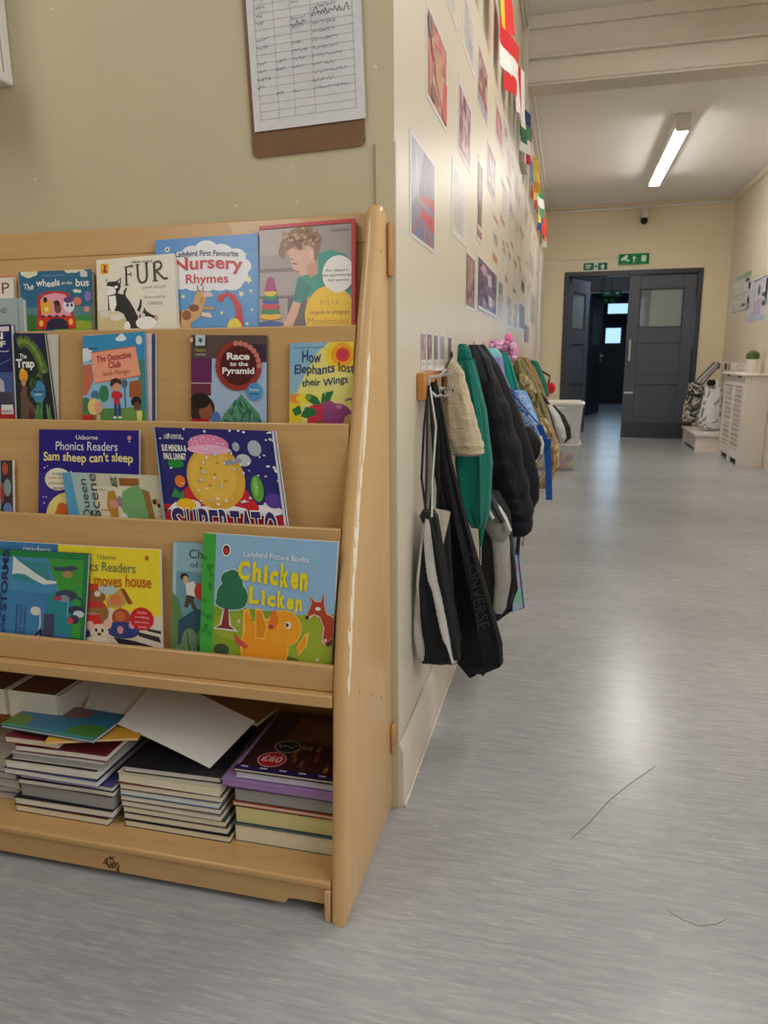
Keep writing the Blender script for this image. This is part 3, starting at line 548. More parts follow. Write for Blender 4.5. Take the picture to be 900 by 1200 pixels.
def a_race(A):
    A.r(0, 0, 1, 1, (172, 196, 222)); A.r(0, 0, 1, .26, (92, 74, 72)); A.r(0, .26, .28, .55, (104, 40, 92)); A.r(0, .55, .27, .68, (112, 46, 70)); A.r(0, .535, .28, .545, (206, 176, 190)); A.e(.14, .83, .18, .16, (58, 34, 36)); A.e(.2, .86, .09, .11, (150, 90, 62)); A.e(.12, .74, .14, .09, (30, 22, 26)); A.r(0, .95, .25, 1.1, (196, 36, 48)); A.r(.75, .1, 1, .3, (62, 46, 70))
    A.p([(.36, 1.05), (.45, .88), (.67, .66), (.9, .88), (.98, 1.05)], (86, 150, 120)); rr = random.Random(8)
    for i in range(60): u = rr.random(); v = .7 + .34 * rr.random(); uu = .67 + (u - .5) * (v - .62) * 1.6; A.l([(uu, v), (uu + rr.uniform(-.05, .05), v + .06)], .012, rr.choice([(54, 118, 84), (110, 176, 140), (40, 96, 80)]))
    for i in range(30): u = .3 + rr.random() * .7; A.l([(u, 1.04), (u + rr.uniform(-.03, .03), .92 + rr.random() * .06)], .012, rr.choice([(66, 130, 110), (90, 150, 150), (70, 110, 170)]))
    A.e(.34, .93, .06, .07, (92, 120, 180)); A.e(.64, .34, .3, .28, (150, 60, 58), 34)
    for i in range(26): a = i * 6.283 / 26; A.e(.64 + .27 * math.cos(a), .34 + .25 * math.sin(a), .034, .03, (206, 130, 118) if math.sin(a) < .1 and math.cos(a) > -.3 else (166, 52, 46), 9)
    A.e(.64, .34, .235, .22, (84, 30, 32), 30); A.e(.85, .63, .1, .1, (80, 152, 206)); A.r(.07, .0, .2, .12, (206, 214, 220)); A.star(.14, .06, .04, (44, 92, 140)); A.r(.0, .03, .035, .08, (230, 200, 170))
    A.t('Race', .49, .195, .79, .275, W, .04); A.t('to the', .53, .295, .77, .345, W, .03); A.t('Pyramid', .43, .36, .85, .455, W, .035); A.t('Fiction', .79, .595, .91, .625, W, .01); A.t('Level', .8, .64, .9, .665, (30, 60, 110), .01); A.t('Oxford', .07, .15, .21, .185, (190, 196, 90)); A.t('reader', .07, .2, .22, .23, (206, 200, 190))
book('picture_book', 'paperback with a round red badge above a green leafy pyramid', 2, [(224, 392.5), (312.5, 393), (312.5, 497), (224, 496)], .008, .006, (84, 68, 70), a_race, rr=.004)
def a_ele(A):
    A.r(0, 0, 1, 1, (236, 226, 130)); A.p([(0, 0), (.55, 0), (.3, .3), (.12, .6), (0, .65)], (150, 190, 206)); A.p([(0, 0), (.62, 0), (.4, .14), (0, .3)], (140, 186, 214)); A.e(.82, .15, .26, .19, (246, 214, 60)); A.e(.83, .15, .18, .14, (246, 166, 48)); A.e(.84, .15, .11, .085, (226, 70, 56)); A.e(.84, .15, .06, .05, (206, 56, 90))
    A.e(.1, .68, .14, .06, (240, 150, 70)); A.e(.3, .68, .2, .06, (246, 220, 60)); A.r(0, .74, .2, 1.05, (240, 210, 50)); A.p([(.28, 1.05), (.3, .78), (.42, .74), (.55, .74), (.6, .9), (.58, 1.05)], (206, 52, 70)); A.e(.75, .9, .24, .17, (150, 66, 130)); A.e(.62, .76, .1, .06, (160, 80, 140)); A.e(.95, .98, .1, .12, (216, 176, 120)); A.e(.78, .77, .05, .03, (190, 130, 170)); A.l([(.88, .7), (.95, .67), (1, .7)], .02, (130, 70, 110))
    for pts in ([(.28, .7), (.33, .62), (.44, .66), (.5, .74), (.4, .76)], [(.54, .72), (.58, .6), (.7, .58), (.64, .7)], [(.52, .62), (.56, .6), (.56, .7), (.5, .76)], [(.18, .9), (.26, .78), (.4, .8), (.44, .87), (.28, .92)], [(.04, .82), (.16, .76), (.2, .86), (.1, .9)], [(.38, 1.03), (.48, .94), (.54, 1.03)]): A.p(pts, (40, 116, 70))
    A.e(.3, .66, .05, .04, (110, 160, 60)); A.l([(.05, .06), (.55, .055)], .01, (120, 150, 170))
    c = (40, 60, 112); A.t('How', .2, .1, .5, .24, c, .012, wave=.015, fr=7); A.t('Elephants lost', .08, .27, 1.02, .42, c, .012, wave=.012, fr=11, skew=.03); A.t('their Wings', .2, .45, .92, .57, c, .012, wave=.012, fr=9, skew=.05)
book('picture_book', 'yellow book with a red sun and dark blue hand lettering beside the side panel', 2, [(340, 402), (414, 400.5), (414, 499), (339, 497)], .008, .006, (214, 190, 90), a_ele)
# ---- third tier
def a_left(A): A.r(0, 0, 1, 1, (70, 52, 50)); A.r(.7, 0, .84, 1, (150, 190, 206)); A.r(.84, 0, .93, 1, (50, 46, 60)); A.e(.9, .15, .04, .12, (186, 80, 60)); A.e(.86, .6, .03, .2, (176, 50, 56)); A.e(.93, .5, .05, .16, (130, 160, 160)); A.e(.93, .9, .06, .12, (110, 140, 190)); A.e(.77, .95, .08, .1, (90, 150, 70))
book('picture_book', 'dark many-coloured book cut off by the left edge on the third tier', 3, [(-70, 538), (14.5, 539.5), (15.5, 603), (-70, 602)], .012, .006, (230, 226, 218), a_left)
def a_sam(A):
    A.r(0, 0, 1, 1, (38, 26, 128)); A.r(0, .5, 1, 1, (58, 40, 140)); A.e(.3, 1.0, .22, .28, (246, 226, 140)); A.e(.3, .99, .13, .14, (226, 110, 44)); A.e(.24, .9, .05, .06, (226, 110, 44)); A.e(.2, .57, .135, .13, (238, 230, 210), 28)
    for cu, cv, r in ((.06, .44, .014), (.09, .42, .01), (.05, .78, .012), (.08, .78, .012), (.06, .85, .014), (.33, .48, .014), (.7, .5, .012)): A.star(cu, cv, r, W)
    A.e(.91, .085, .02, .025, (220, 150, 160)); A.r(.9, .12, .92, .135, (200, 190, 220))
    A.t('Usborne', .38, .06, .6, .11, W, .005); A.t('Phonics Readers', .175, .135, .795, .235, (226, 224, 240), .006); A.t('Sam sheep can\'t sleep', .05, .255, .945, .395, (244, 226, 150), .022, wave=.008, fr=10); A.t('Guided', .14, .49, .26, .52, (120, 104, 90)); A.t('reading', .11, .54, .29, .57, (190, 150, 60), .01); A.t('phonics', .11, .6, .29, .635, (190, 150, 60), .01); A.t('texts', .15, .66, .25, .685, (120, 104, 90))
book('picture_book', 'royal blue phonics reader with cream hand lettering on the third tier', 3, [(46, 503), (162.5, 504.5), (163, 608), (45, 604)], .012, .006, (40, 28, 128), a_sam, back=(226, 222, 226))
def a_queen(A):
    A.r(0, 0, 1, 1, (206, 202, 172)); A.p([(0, 0), (.1, 0), (.13, 1.05), (0, 1.05)], (86, 164, 206)); A.p([(.09, 0), (.3, 0), (.3, 1.05), (.12, 1.05)], (170, 196, 190)); A.r(.58, .08, .78, .25, (150, 96, 44)); rr = random.Random(3)
    A.p([(.3, .27), (.34, .3), (.55, .27), (.7, .26), (.78, .22), (.82, .4), (.86, 1.05), (.33, 1.05)], (226, 214, 186)); A.p([(.6, .38), (.68, .28), (.77, .22), (.82, .4), (.84, 1.05), (.62, 1.05), (.56, .7)], (118, 172, 112)); A.p([(.8, .3), (.87, .36), (.9, 1.05), (.84, 1.05)], (150, 112, 60)); A.p([(.45, .38), (.52, .36), (.54, .6), (.52, 1.05), (.46, 1.05), (.42, .7)], (186, 140, 56)); A.e(.49, .66, .045, .09, (214, 150, 140)); A.e(.56, .6, .03, .12, (150, 130, 140)); A.e(.58, .95, .04, .1, (236, 230, 220)); A.l([(.35, .8), (.45, .8)], .03, (176, 130, 70))
    A.e(.93, .58, .03, .08, (206, 150, 100)); A.e(.91, .58, .02, .06, (60, 44, 40)); A.e(.95, .66, .015, .05, (60, 44, 40))
    for i in range(7): A.e(.94 + rr.random() * .05, .72 + rr.random() * .3, .008, .012, (150, 120, 70), 8)
    c = (74, 82, 84); A.t('Queen', .02, .47, .4, .7, c, .005, rot=90); A.t('Scene', .1, .37, .5, .6, c, .005, rot=90); A.t('of', .27, .84, .36, .97, c, .005, rot=90); A.t('g', .48, .1, .58, .25, c, .005, rot=90)
    for a, b, d in ((.36, .4, 0), (.4, .45, 1)): A.scrib(a, .3, b, .4, (190, 180, 150), 6, .02, d)
book('picture_book', 'faded olive book lying sideways in front of the royal blue phonics reader', 3, [(73, 553.5), (187.5, 557.5), (195, 611), (81, 606.5)], .021, .007, (150, 176, 186), a_queen, back=(230, 226, 216), ext=.025)
def a_veg(A):
    A.r(0, 0, 1, 1, (40, 38, 112)); A.r(0, .82, 1, 1.2, (186, 30, 46)); rr = random.Random(11)
    A.p([(.02, .9), (.1, .8), (.25, .78), (.4, .84), (.55, .8), (.7, .84), (.85, .78), (.98, .84), (1, .9), (1, .86), (0, .88)], (236, 238, 244)); A.p([(.15, .7), (.25, .6), (.35, .74), (.55, .8), (.7, .62), (.78, .78), (.5, .9), (.2, .84)], (206, 36, 52)); A.e(.22, .82, .1, .06, (236, 236, 244)); A.e(.5, .86, .2, .05, (240, 240, 246)); A.e(.85, .85, .13, .06, (240, 240, 246))
    # a plain heap of vegetables under a knitted hat (generic stand-in)
    A.e(.47, .52, .24, .34, (228, 176, 60), 30); A.e(.45, .5, .19, .28, (236, 190, 78), 30); A.e(.44, .17, .17, .11, (232, 132, 176)); A.e(.44, .22, .18, .05, (246, 180, 206))
    for i in range(26): A.e(.3 + .28 * rr.random(), .1 + .13 * rr.random(), .008, .009, (250, 206, 224), 6)
    for u, v in ((.36, .42), (.5, .36), (.42, .6), (.55, .55), (.34, .56), (.47, .48)): A.e(u, v, .014, .012, (196, 140, 44), 8)
    A.e(.8, .62, .05, .14, (96, 168, 60)); A.e(.79, .6, .02, .1, (140, 198, 90)); A.e(.15, .38, .07, .05, (40, 140, 66), 12); A.e(.17, .57, .045, .065, (238, 120, 40)); A.e(.2, .82, .08, .07, (246, 190, 40)); A.e(.74, .82, .055, .05, (214, 34, 40)); A.p([(.08, .74), (.12, .64), (.16, .7), (.19, .66), (.19, .76)], (54, 140, 80)); A.e(.92, .74, .07, .08, (86, 60, 150))
    A.e(.82, .19, .055, .085, (180, 186, 196)); A.e(.67, .18, .03, .05, (160, 170, 190)); A.e(.72, .32, .06, .065, (196, 202, 210)); A.l([(.56, .36), (.7, .32)], .05, (150, 156, 166))
    for i in range(70): A.e(rr.random(), rr.random() * .8, .006 + .011 * rr.random(), .007 + .012 * rr.random(), rr.choice([(226, 230, 240), (200, 206, 226), (240, 240, 246)]), 8)
    A.p([(.98, 0), (1, 0), (1, 1.1), (.98, 1.1)], (206, 210, 222)); A.p([(0, 0), (.012, 0), (.012, 1), (0, 1)], (120, 170, 196))
    A.t('A NEW ADVENTURE', .08, .07, .23, .12, W, .01); A.t('SUE HENDRA &', .05, .18, .26, .25, W, .03); A.t('PAUL LINNET', .06, .27, .25, .34, W, .03)
    for i, (ch, u0) in enumerate(zip('SUPERTATO', (.07, .2, .3, .385, .47, .56, .64, .73, .83))):
        up = .855 + .008 * (i % 2); w2 = .11 if ch == 'S' else (.1 if ch in 'AO' else .075)
        for du in (-.007, 0, .007):
            for dv in (-.014, 0, .014): A.t(ch, u0 + du, up + dv, u0 + w2 + du, 1.2 + dv, W, .02)
        A.t(ch, u0, up, u0 + w2, 1.2, (52, 40, 104), .03)
book('picture_book', 'snowy purple picture book with a red band, leaning in front on the third tier', 3, [(181, 500.5), (322, 505), (337, 616), (193.5, 609.5)], .030, .007, (44, 40, 110), a_veg, back=(226, 226, 232))
# ---- fourth tier
def a_bl4(A): A.r(0, 0, 1, 1, (70, 134, 186)); A.t('readers', .66, .03, .93, .09, (226, 232, 236), .01)
book('picture_book', 'plain blue book mostly hidden behind the green-edged storm book', 4, [(-50, 631), (68.5, 638), (66, 752), (-50, 742)], .009, .006, (70, 134, 186), a_bl4, back=(230, 228, 224))
def a_yel(A):
    A.r(0, 0, 1, 1, (246, 224, 52)); A.p([(0, .74), (.4, .6), (1, .66), (1, 1.1), (0, 1.1)], (226, 214, 196)); 
    for pts in ([(.55, .9), (.75, .92), (.92, .96), (.88, 1.0), (.6, .96)], [(.75, .82), (.98, .86), (1, .92), (.8, .87)], [(.3, .98), (.5, 1.0), (.5, 1.05), (.3, 1.05)], [(.85, .78), (1, .8), (1, .83), (.88, .81)]): A.p(pts, (50, 44, 54))
    A.e(.36, .66, .15, .14, (156, 110, 60)); A.e(.35, .7, .08, .04, (176, 150, 110)); A.p([(.26, .42), (.3, .37), (.4, .37), (.42, .46), (.34, .5), (.27, .5)], (220, 66, 40)); A.e(.38, .5, .1, .07, (150, 96, 60)); A.e(.4, .47, .03, .03, (236, 220, 190)); A.e(.36, .58, .12, .035, (206, 60, 44)); A.p([(.24, .7), (.42, .68), (.44, .77), (.3, .8), (.24, .77)], (220, 46, 40)); A.p([(.48, .52), (.56, .44), (.64, .4), (.7, .52), (.62, .6), (.5, .6)], (210, 160, 90)); A.p([(.62, .4), (.66, .4), (.74, .54), (.7, .56)], (150, 76, 40)); A.e(.58, .52, .06, .05, (222, 130, 76)); A.e(.5, .42, .09, .05, (186, 206, 206)); A.e(.63, .7, .09, .1, (176, 76, 50)); A.e(.62, .68, .05, .05, (206, 110, 60))
    A.e(.64, .82, .16, .085, (50, 64, 130)); A.e(.62, .82, .03, .04, (222, 150, 160)); A.e(.73, .76, .03, .04, (222, 150, 160)); A.e(.27, .84, .1, .09, (50, 60, 120)); A.e(.27, .86, .03, .03, (222, 150, 160)); A.e(.42, .86, .09, .085, (236, 216, 190)); A.e(.33, .8, .04, .05, (236, 190, 170)); A.e(.5, .77, .04, .05, (236, 190, 170)); A.e(.39, .84, .012, .02, K); A.e(.45, .84, .012, .02, K); A.e(.42, .88, .02, .015, (80, 60, 50)); A.e(.42, .97, .11, .06, (244, 234, 216))
    A.e(.825, .69, .11, .115, (214, 34, 42), 26); A.e(.88, .085, .018, .024, (200, 110, 40)); A.p([(0, 1.1), (0, .7), (.05, .7), (.05, 1.1)], (60, 50, 70))
    A.t('Usborne', .4, .07, .58, .12, (140, 140, 90)); A.t('Phonics Readers', .1, .145, .77, .24, (120, 128, 96), .004); A.t('Mouse moves house', .06, .265, .92, .385, (206, 96, 36), .016, wave=.008, fr=9); A.t('Guided', .78, .61, .87, .64, (250, 190, 190)); A.t('reading', .76, .66, .89, .69, (250, 190, 190), .01); A.t('phonics', .76, .71, .89, .74, (250, 190, 190), .01); A.t('texts', .79, .76, .87, .78, (250, 190, 190))
book('picture_book', 'yellow phonics reader with a toy mouse and red sticker, lowest display tier', 4, [(68, 638.5), (187, 644.5), (189.5, 763), (66, 752)], .0168, .007, (244, 222, 60), a_yel, back=(230, 226, 222))
def a_storm(A):
    A.r(0, 0, 1, 1, (76, 146, 190)); A.r(0, .45, 1, 1, (66, 132, 186)); A.p([(.62, 0), (1, 0), (1, 1.1), (.9, 1.1), (.82, .6), (.66, .2)], (66, 158, 62)); A.r(0, 0, 1, .07, (36, 132, 70)); A.r(.96, 0, 1, 1.1, (36, 128, 76)); A.p([(.3, .1), (.62, .12), (.66, .3), (.5, .36), (.3, .3)], (60, 140, 150))
    A.p([(.3, .06), (.36, .12), (.52, .24), (.63, .31), (.72, .315), (.72, .34), (.6, .36), (.5, .31), (.42, .26), (.34, .255), (.3, .27)], (226, 232, 226)); A.p([(.64, .9), (.64, .5), (.72, .42), (.86, .42), (.9, .6), (.88, .9)], (40, 140, 150)); A.r(.62, .68, .72, .95, (70, 70, 104)); A.p([(.68, .16), (.8, .15), (.86, .13), (.92, .16), (.84, .2), (.7, .2)], (62, 76, 96)); A.e(.82, .23, .05, .04, (176, 140, 90))
    A.e(.82, .46, .1, .06, (60, 72, 96)); A.e(.8, .5, .05, .04, (150, 150, 170)); A.e(.74, .5, .04, .025, (176, 66, 80)); A.e(.92, .62, .08, .05, (50, 56, 84)); A.e(.94, .66, .05, .04, (206, 214, 216)); A.e(.9, .72, .05, .05, (56, 60, 90)); A.e(.87, .74, .025, .04, (210, 64, 70)); A.l([(.86, .44), (.96, .5), (.98, .62)], .02, (40, 70, 90)); A.e(.54, .66, .05, .05, (226, 222, 210)); A.l([(.58, .66), (.59, .8), (.57, .95)], .02, (200, 206, 200)); A.l([(.53, .98), (.6, .86), (.6, .98)], .03, (36, 44, 72)); A.r(.66, .93, .95, 1.02, (40, 60, 84)); A.l([(.5, .48), (.63, .48)], .008, (70, 120, 166)); A.l([(.84, .52), (.84, .7)], .012, (120, 200, 206))
    c = (38, 44, 104); A.t('STORMS', -.03, .30, .49, .385, c, .03, rot=90); A.t('AFTER', .1, .76, .28, .81, c, .03, rot=90); A.t('OTHER', .16, .8, .32, .845, c, .03, rot=90)
    for i, u in enumerate((.36, .4, .44)): A.t(('seven stories', 'of wind', 'and weather')[i], u - .13, .76, u + .13, .79, (50, 76, 120), .008, rot=90)
book('picture_book', 'green-edged blue storm book with sideways capitals at the left of the lowest tier', 4, [(-20, 642.5), (104, 649.5), (98, 756), (-25, 745)], .0265, .007, (36, 62, 96), a_storm, back=(40, 60, 90), ext=.025)
def a_ch(A):
    A.r(0, 0, 1, 1, (112, 160, 176)); A.r(0, 0, 1, .25, (150, 190, 200)); A.r(0, 0, .06, 1.1, (170, 206, 214)); A.p([(0, .45), (.1, .5), (.2, .7), (.1, .9), (0, 1.1)], (96, 140, 84)); A.p([(.1, .7), (.4, .58), (1, .62), (1, 1.1), (.1, 1.1)], (44, 84, 104)); A.e(.3, .9, .14, .14, (112, 146, 104)); A.e(.55, .84, .13, .1, (104, 138, 96)); A.e(.2, 1.0, .12, .1, (120, 150, 100)); A.l([(.25, .8), (.32, 1.02)], .01, (50, 84, 80)); A.l([(.55, .78), (.56, .98)], .01, (50, 84, 80))
    A.e(.2, .3, .07, .035, (60, 44, 40)); A.e(.22, .325, .045, .035, (226, 176, 150)); A.p([(.22, .36), (.36, .33), (.42, .4), (.38, .48), (.24, .46)], (236, 232, 226)); A.e(.49, .42, .12, .08, (206, 66, 46)); A.p([(.24, .46), (.38, .47), (.36, .52), (.42, .58), (.36, .59), (.3, .53), (.26, .58), (.2, .57)], (84, 66, 60)); A.t('Children', .28, .05, .98, .13, (60, 86, 90), .005); A.t('of the', .3, .16, .7, .21, (60, 86, 90))
book('picture_book', 'grey-blue book of a boy carrying a red sack, half behind the chick book', 4, [(203, 635.5), (272, 640), (272, 772), (201.5, 764)], .012, .009, (120, 170, 186), a_ch)
def a_chick(A):
    A.r(0, 0, 1, 1, (150, 190, 224)); A.p([(0, .6), (.3, .585), (.75, .61), (1, .58), (1, 1.1), (0, 1.1)], (140, 166, 40)); A.e(.85, .8, .3, .2, (160, 178, 50)); A.e(.3, .75, .2, .12, (160, 176, 50)); rr = random.Random(6)
    g = (66, 172, 62); A.r(0, 0, .1, 1.1, g)
    for i in range(16): A.e(.015 + .07 * rr.random(), rr.random(), .018, .02, (50, 140, 54), 8)
    for cu, cv, ru, rv in ((.24, .42, .08, .14), (.18, .5, .06, .1), (.29, .5, .07, .1), (.23, .55, .12, .06), (.2, .36, .05, .06)): A.e(cu, cv, ru + .008, rv + .012, (196, 216, 220))
    A.p([(.17, .62), (.15, .74), (.1, .78), (.3, .79), (.24, .74), (.22, .62)], (226, 230, 216))
    for cu, cv, ru, rv in ((.24, .42, .08, .14), (.18, .5, .06, .1), (.29, .5, .07, .1), (.23, .55, .12, .06), (.2, .36, .05, .06)): A.e(cu, cv, ru, rv, (44, 118, 84))
    A.p([(.185, .6), (.165, .74), (.12, .77), (.27, .775), (.225, .74), (.215, .6)], (140, 50, 48)); A.e(.17, .95, .06, .05, (60, 80, 60)); A.e(.68, 1.02, .1, .06, (90, 110, 40))
    # a plain yellow chick with a stubby wing
    o = (250, 196, 90); y = (246, 158, 30); A.p([(.33, .6), (.375, .585), (.4, .7), (.37, .86), (.33, .8)], o)
    A.e(.5, .9, .185, .24, o, 30); A.e(.64, .73, .135, .155, o, 26); A.e(.5, .9, .175, .225, y, 30); A.p([(.34, .62), (.37, .61), (.42, .75), (.36, .92)], y); A.p([(.42, .58), (.47, .585), (.52, .72), (.5, .84), (.43, .83)], o); A.p([(.428, .6), (.464, .6), (.51, .73), (.492, .825), (.438, .82)], (236, 140, 24)); A.e(.64, .73, .125, .145, (248, 164, 34), 26); A.p([(.74, .88), (.8, .76), (.83, .74), (.82, .86), (.76, .95)], o); A.p([(.745, .88), (.8, .78), (.815, .78), (.805, .86), (.76, .93)], y)
    A.p([(.54, .61), (.57, .58), (.6, .66), (.58, .74), (.53, .73)], (238, 120, 40)); A.e(.545, .725, .02, .018, (180, 50, 50)); A.e(.672, .7, .022, .03, W); A.e(.666, .7, .012, .018, (70, 60, 60)); A.p([(.36, .93), (.28, .88), (.265, .8), (.3, .84), (.33, .86), (.38, .9)], (214, 80, 70))
    # a fox at the right edge
    r = (178, 66, 42); A.p([(.8, .62), (.835, .5), (.82, .43), (.86, .48), (.905, .48), (.93, .4), (.93, .5), (.95, .57), (1, .6), (1, .78), (.955, .84), (.92, .82), (.93, .7), (.9, .62), (.86, .6), (.83, .635)], (232, 196, 170)); A.p([(.805, .62), (.84, .5), (.828, .45), (.86, .49), (.905, .49), (.925, .42), (.925, .5), (.945, .58), (1, .61), (1, .77), (.955, .83), (.93, .81), (.94, .7), (.905, .61), (.86, .59)], r); A.e(.885, .545, .02, .015, W); A.p([(.95, .83), (1, .78), (1, .83), (.97, .85)], (110, 40, 40)); A.e(.81, .622, .012, .014, K)
    for cu, cv in ((.9, .97), (.95, .8), (.72, .58), (.3, .7)): A.star(cu, cv, .022, (232, 232, 226)); A.e(cu, cv, .008, .009, (240, 210, 90), 8)
    A.e(.185, .125, .034, .052, W); A.e(.185, .125, .026, .04, (40, 34, 38)); A.e(.185, .13, .019, .026, (200, 50, 44))
    A.t('Ladybird Picture Books', .32, .12, .8, .18, (236, 238, 240), .015, skew=-.012)
    yl = (246, 222, 36); [A.t(ch, u, .2 if ch in 'Chk' else (.225 if ch == 'i' else .262), u + wd, .36 + .008 * i, yl, .05) for i, (ch, u, wd) in enumerate((('C', .28, .09), ('h', .39, .065), ('i', .475, .03), ('c', .52, .065), ('k', .6, .065), ('e', .675, .06), ('n', .745, .055)))]; [A.t(ch, u, .40 + .006 * i if ch in 'Lk' else (.425 if ch == 'i' else .455 + .005 * i), u + wd, .545 + .006 * i, yl, .05) for i, (ch, u, wd) in enumerate((('L', .37, .075), ('i', .465, .028), ('c', .51, .062), ('k', .585, .06), ('e', .655, .056), ('n', .72, .05)))]
book('picture_book', 'large chick and fox picture book with yellow title, in front on the lowest tier', 4, [(238.5, 624.5), (396, 635.5), (388, 779), (234, 765.5)], .026, .007, (150, 190, 224), a_chick, spine=(56, 160, 60), back=(226, 228, 226), ext=.03)
# ------------------------------------------------------------------ heaps of magazines on the bottom shelf
def rot2(x, y, a): return x * math.cos(a) - y * math.sin(a), x * math.sin(a) + y * math.cos(a)
def mag(name, label, x0, x1, yf, z, dep, th, cov, yaw=0, cat='book', group=None, page=None, sag=0, art=None, covth=.0006, tint=None):
    "a bound book or magazine lying flat: page block between two thin covers, spine at the back; x0..x1 along the front edge yf"
    xc = (x0 + x1) / 2; yc = yf + dep / 2; root = thing(name, label, cat, (xc, yc, z), group)
    def fn(zz, ins=0):
        def f(u, v):
            x, y = rot2((u - .5) * (x1 - x0 - 2 * ins), (v - .5) * (dep - 2 * ins), yaw)
            return Vector((xc + x, yc + y, z + zz + sag * (math.sin(u * 9 + 1) * .5 + math.sin(u * 4 + v * 3)) ))
        return f
    n = 10 if sag else 2
    c = MB(); c.grid(fn(covth), n, 2, covth, (0, 0, 1), cov); c.grid(fn(th), n, 2, covth, (0, 0, 1), cov)
    def sp(u, v): 
        p = fn(0)(u, 1); return Vector((p.x, p.y, p.z + v * th))
    c.build('cover', M['print'], root)
    pg = MB(); pg.grid(fn(th - covth, .002), n, 2, th - 2 * covth, (0, 0, 1), page or (226, 218, 202)); pg.build('pages', M['matte'] if page else M['pages_c'], root)
    if art: art(root, fn(th), xc)
    return root
M['pages_c'] = mat('page_edges', (230, 224, 210), .85, .16, 30, (1, 1, 26), spec=.15, detail=2)
ZS = .0824
rnd = random.Random(21)
def fx(px, py, y): return H(px, py, 1, y).x
ORD = ['lowest', 'second from the bottom', 'third from the bottom', 'fourth from the bottom', 'fifth from the bottom', 'sixth from the bottom', 'seventh from the bottom', 'eighth from the bottom', 'ninth from the bottom', 'tenth from the bottom']
def heap(where, base, x0, x1, yf, items, group):
    z = ZS
    for i, (th, cov, dx0, dx1, dy, yaw, kind, desc) in enumerate(items):
        pg = {'w': None, 'g': (164, 162, 160), 'c': (232, 222, 196), 'y': (222, 210, 150), 'p': (186, 160, 200)}[kind]
        mag(desc[0], '%s, %s in the %s' % (desc[1], ORD[i], where), x0 + dx0, x1 + dx1, yf + dy, z, base + rnd.uniform(-.01, .01), th, cov, yaw, 'book' if desc[0] != 'magazine' else 'magazine', group, pg, sag=.0006 if th < .02 and desc[0] == 'magazine' else 0)
        z += th + .0012 + (.0012 if desc[0] == 'magazine' else 0)
    return z
yA = H(70, 957, 2, ZS).y; xa0, xa1 = H(17, 951, 2, ZS).x, H(128, 967, 2, ZS).x
yA = (H(17, 951, 2, ZS).y + H(128, 967, 2, ZS).y) / 2
dk = (36, 34, 40)
A_ITEMS = [(0.0156, (96, 40, 44), 0, 0, 0, .0, 'c', ('book', 'cream-paged book with a maroon cover')), (0.0156, dk, -.002, .01, .002, .01, 'w', ('book', 'white-paged book with a black cover')), (0.0298, (70, 72, 74), .012, .012, .008, -.01, 'g', ('magazine', 'floppy grey magazine')), (0.0114, (60, 50, 60), .012, .014, .004, .015, 'w', ('magazine', 'thin magazine with a dark cover')),
           (0.0099, (70, 66, 130), .018, .016, .004, .0, 'c', ('magazine', 'cream magazine with a purple cover')), (0.0128, (84, 86, 150), -.012, -.01, -.006, -.01, 'w', ('book', 'thin book with a blue-violet cover')), (0.0199, dk, -.008, -.014, -.004, .012, 'w', ('book', 'white-paged paperback with a black cover')), (0.0142, (196, 188, 180), .008, -.004, .0, .02, 'g', ('magazine', 'pale grey magazine')), (0.0128, (110, 40, 50), .012, .002, .006, .03, 'w', ('magazine', 'white magazine with a dark red cover'))]
zA = heap('left heap', .24, xa0, xa1, yA, A_ITEMS, 'books in the left heap of the bottom shelf')
yB = (H(146, 968, 2, ZS).y + H(270, 988, 2, ZS).y) / 2; xb0, xb1 = H(146, 968, 2, ZS).x, H(268, 987, 2, ZS).x
B_ITEMS = [(0.0143, dk, 0, .004, 0, 0, 'c', ('book', 'cream-paged book with a black cover')), (0.0143, (60, 66, 70), -.004, -.002, .003, .005, 'c', ('book', 'cream-paged book with a slate cover')), (0.0130, (70, 74, 70), -.004, -.006, .003, 0, 'c', ('book', 'cream-paged book with a dark green cover')), (0.0117, (150, 140, 128), -.006, -.012, .002, -.01, 'w', ('book', 'white-paged book with a fawn cover')), (0.0117, (110, 84, 80), -.008, -.016, .003, .006, 'w', ('book', 'white-paged book with a brown cover')), (0.0117, (120, 160, 200), -.008, -.018, .004, 0, 'w', ('book', 'white-paged book with a light blue cover')), (0.0130, (120, 60, 60), -.008, -.012, .004, .012, 'c', ('book', 'cream-paged book with a patterned red cover')), (0.0208, (206, 200, 180), -.01, -.014, .006, -.012, 'c', ('magazine', 'bulging cream magazine'))]
zB = heap('middle heap', .235, xb0, xb1, yB, B_ITEMS, 'books in the middle heap of the bottom shelf')
mag('book', 'white book with a thick black border lying on top of the middle heap', xb0 + .0, xb1 - .02, yB + .012, zB, .23, .012, dk, .03, 'book', 'books in the middle heap of the bottom shelf', (214, 206, 196))
yC = (H(276, 985, 2, ZS).y + H(390, 1003, 2, ZS).y) / 2; xc0, xc1 = H(275, 985, 2, ZS).x, SX1 - .006
C_ITEMS = [(0.0366, (84, 100, 104), 0, 0, 0, 0, 'c', ('book', 'thick cream-paged book')), (0.0366, (60, 76, 78), .0, 0, .006, .0, 'y', ('book', 'thick yellow-paged book with a slate cover')), (0.0073, (200, 90, 50), -.004, 0, .006, .0, 'w', ('magazine', 'thin magazine with an orange-red cover')), (0.0268, (70, 70, 76), .0, 0, .008, .0, 'g', ('magazine', 'thick grey-edged magazine')), (0.0085, (120, 84, 140), -.012, 0, .004, -.008, 'p', ('magazine', 'purple-edged magazine'))]
zC = heap('right heap', .235, xc0, xc1, yC, C_ITEMS, 'magazines in the right heap of the bottom shelf')
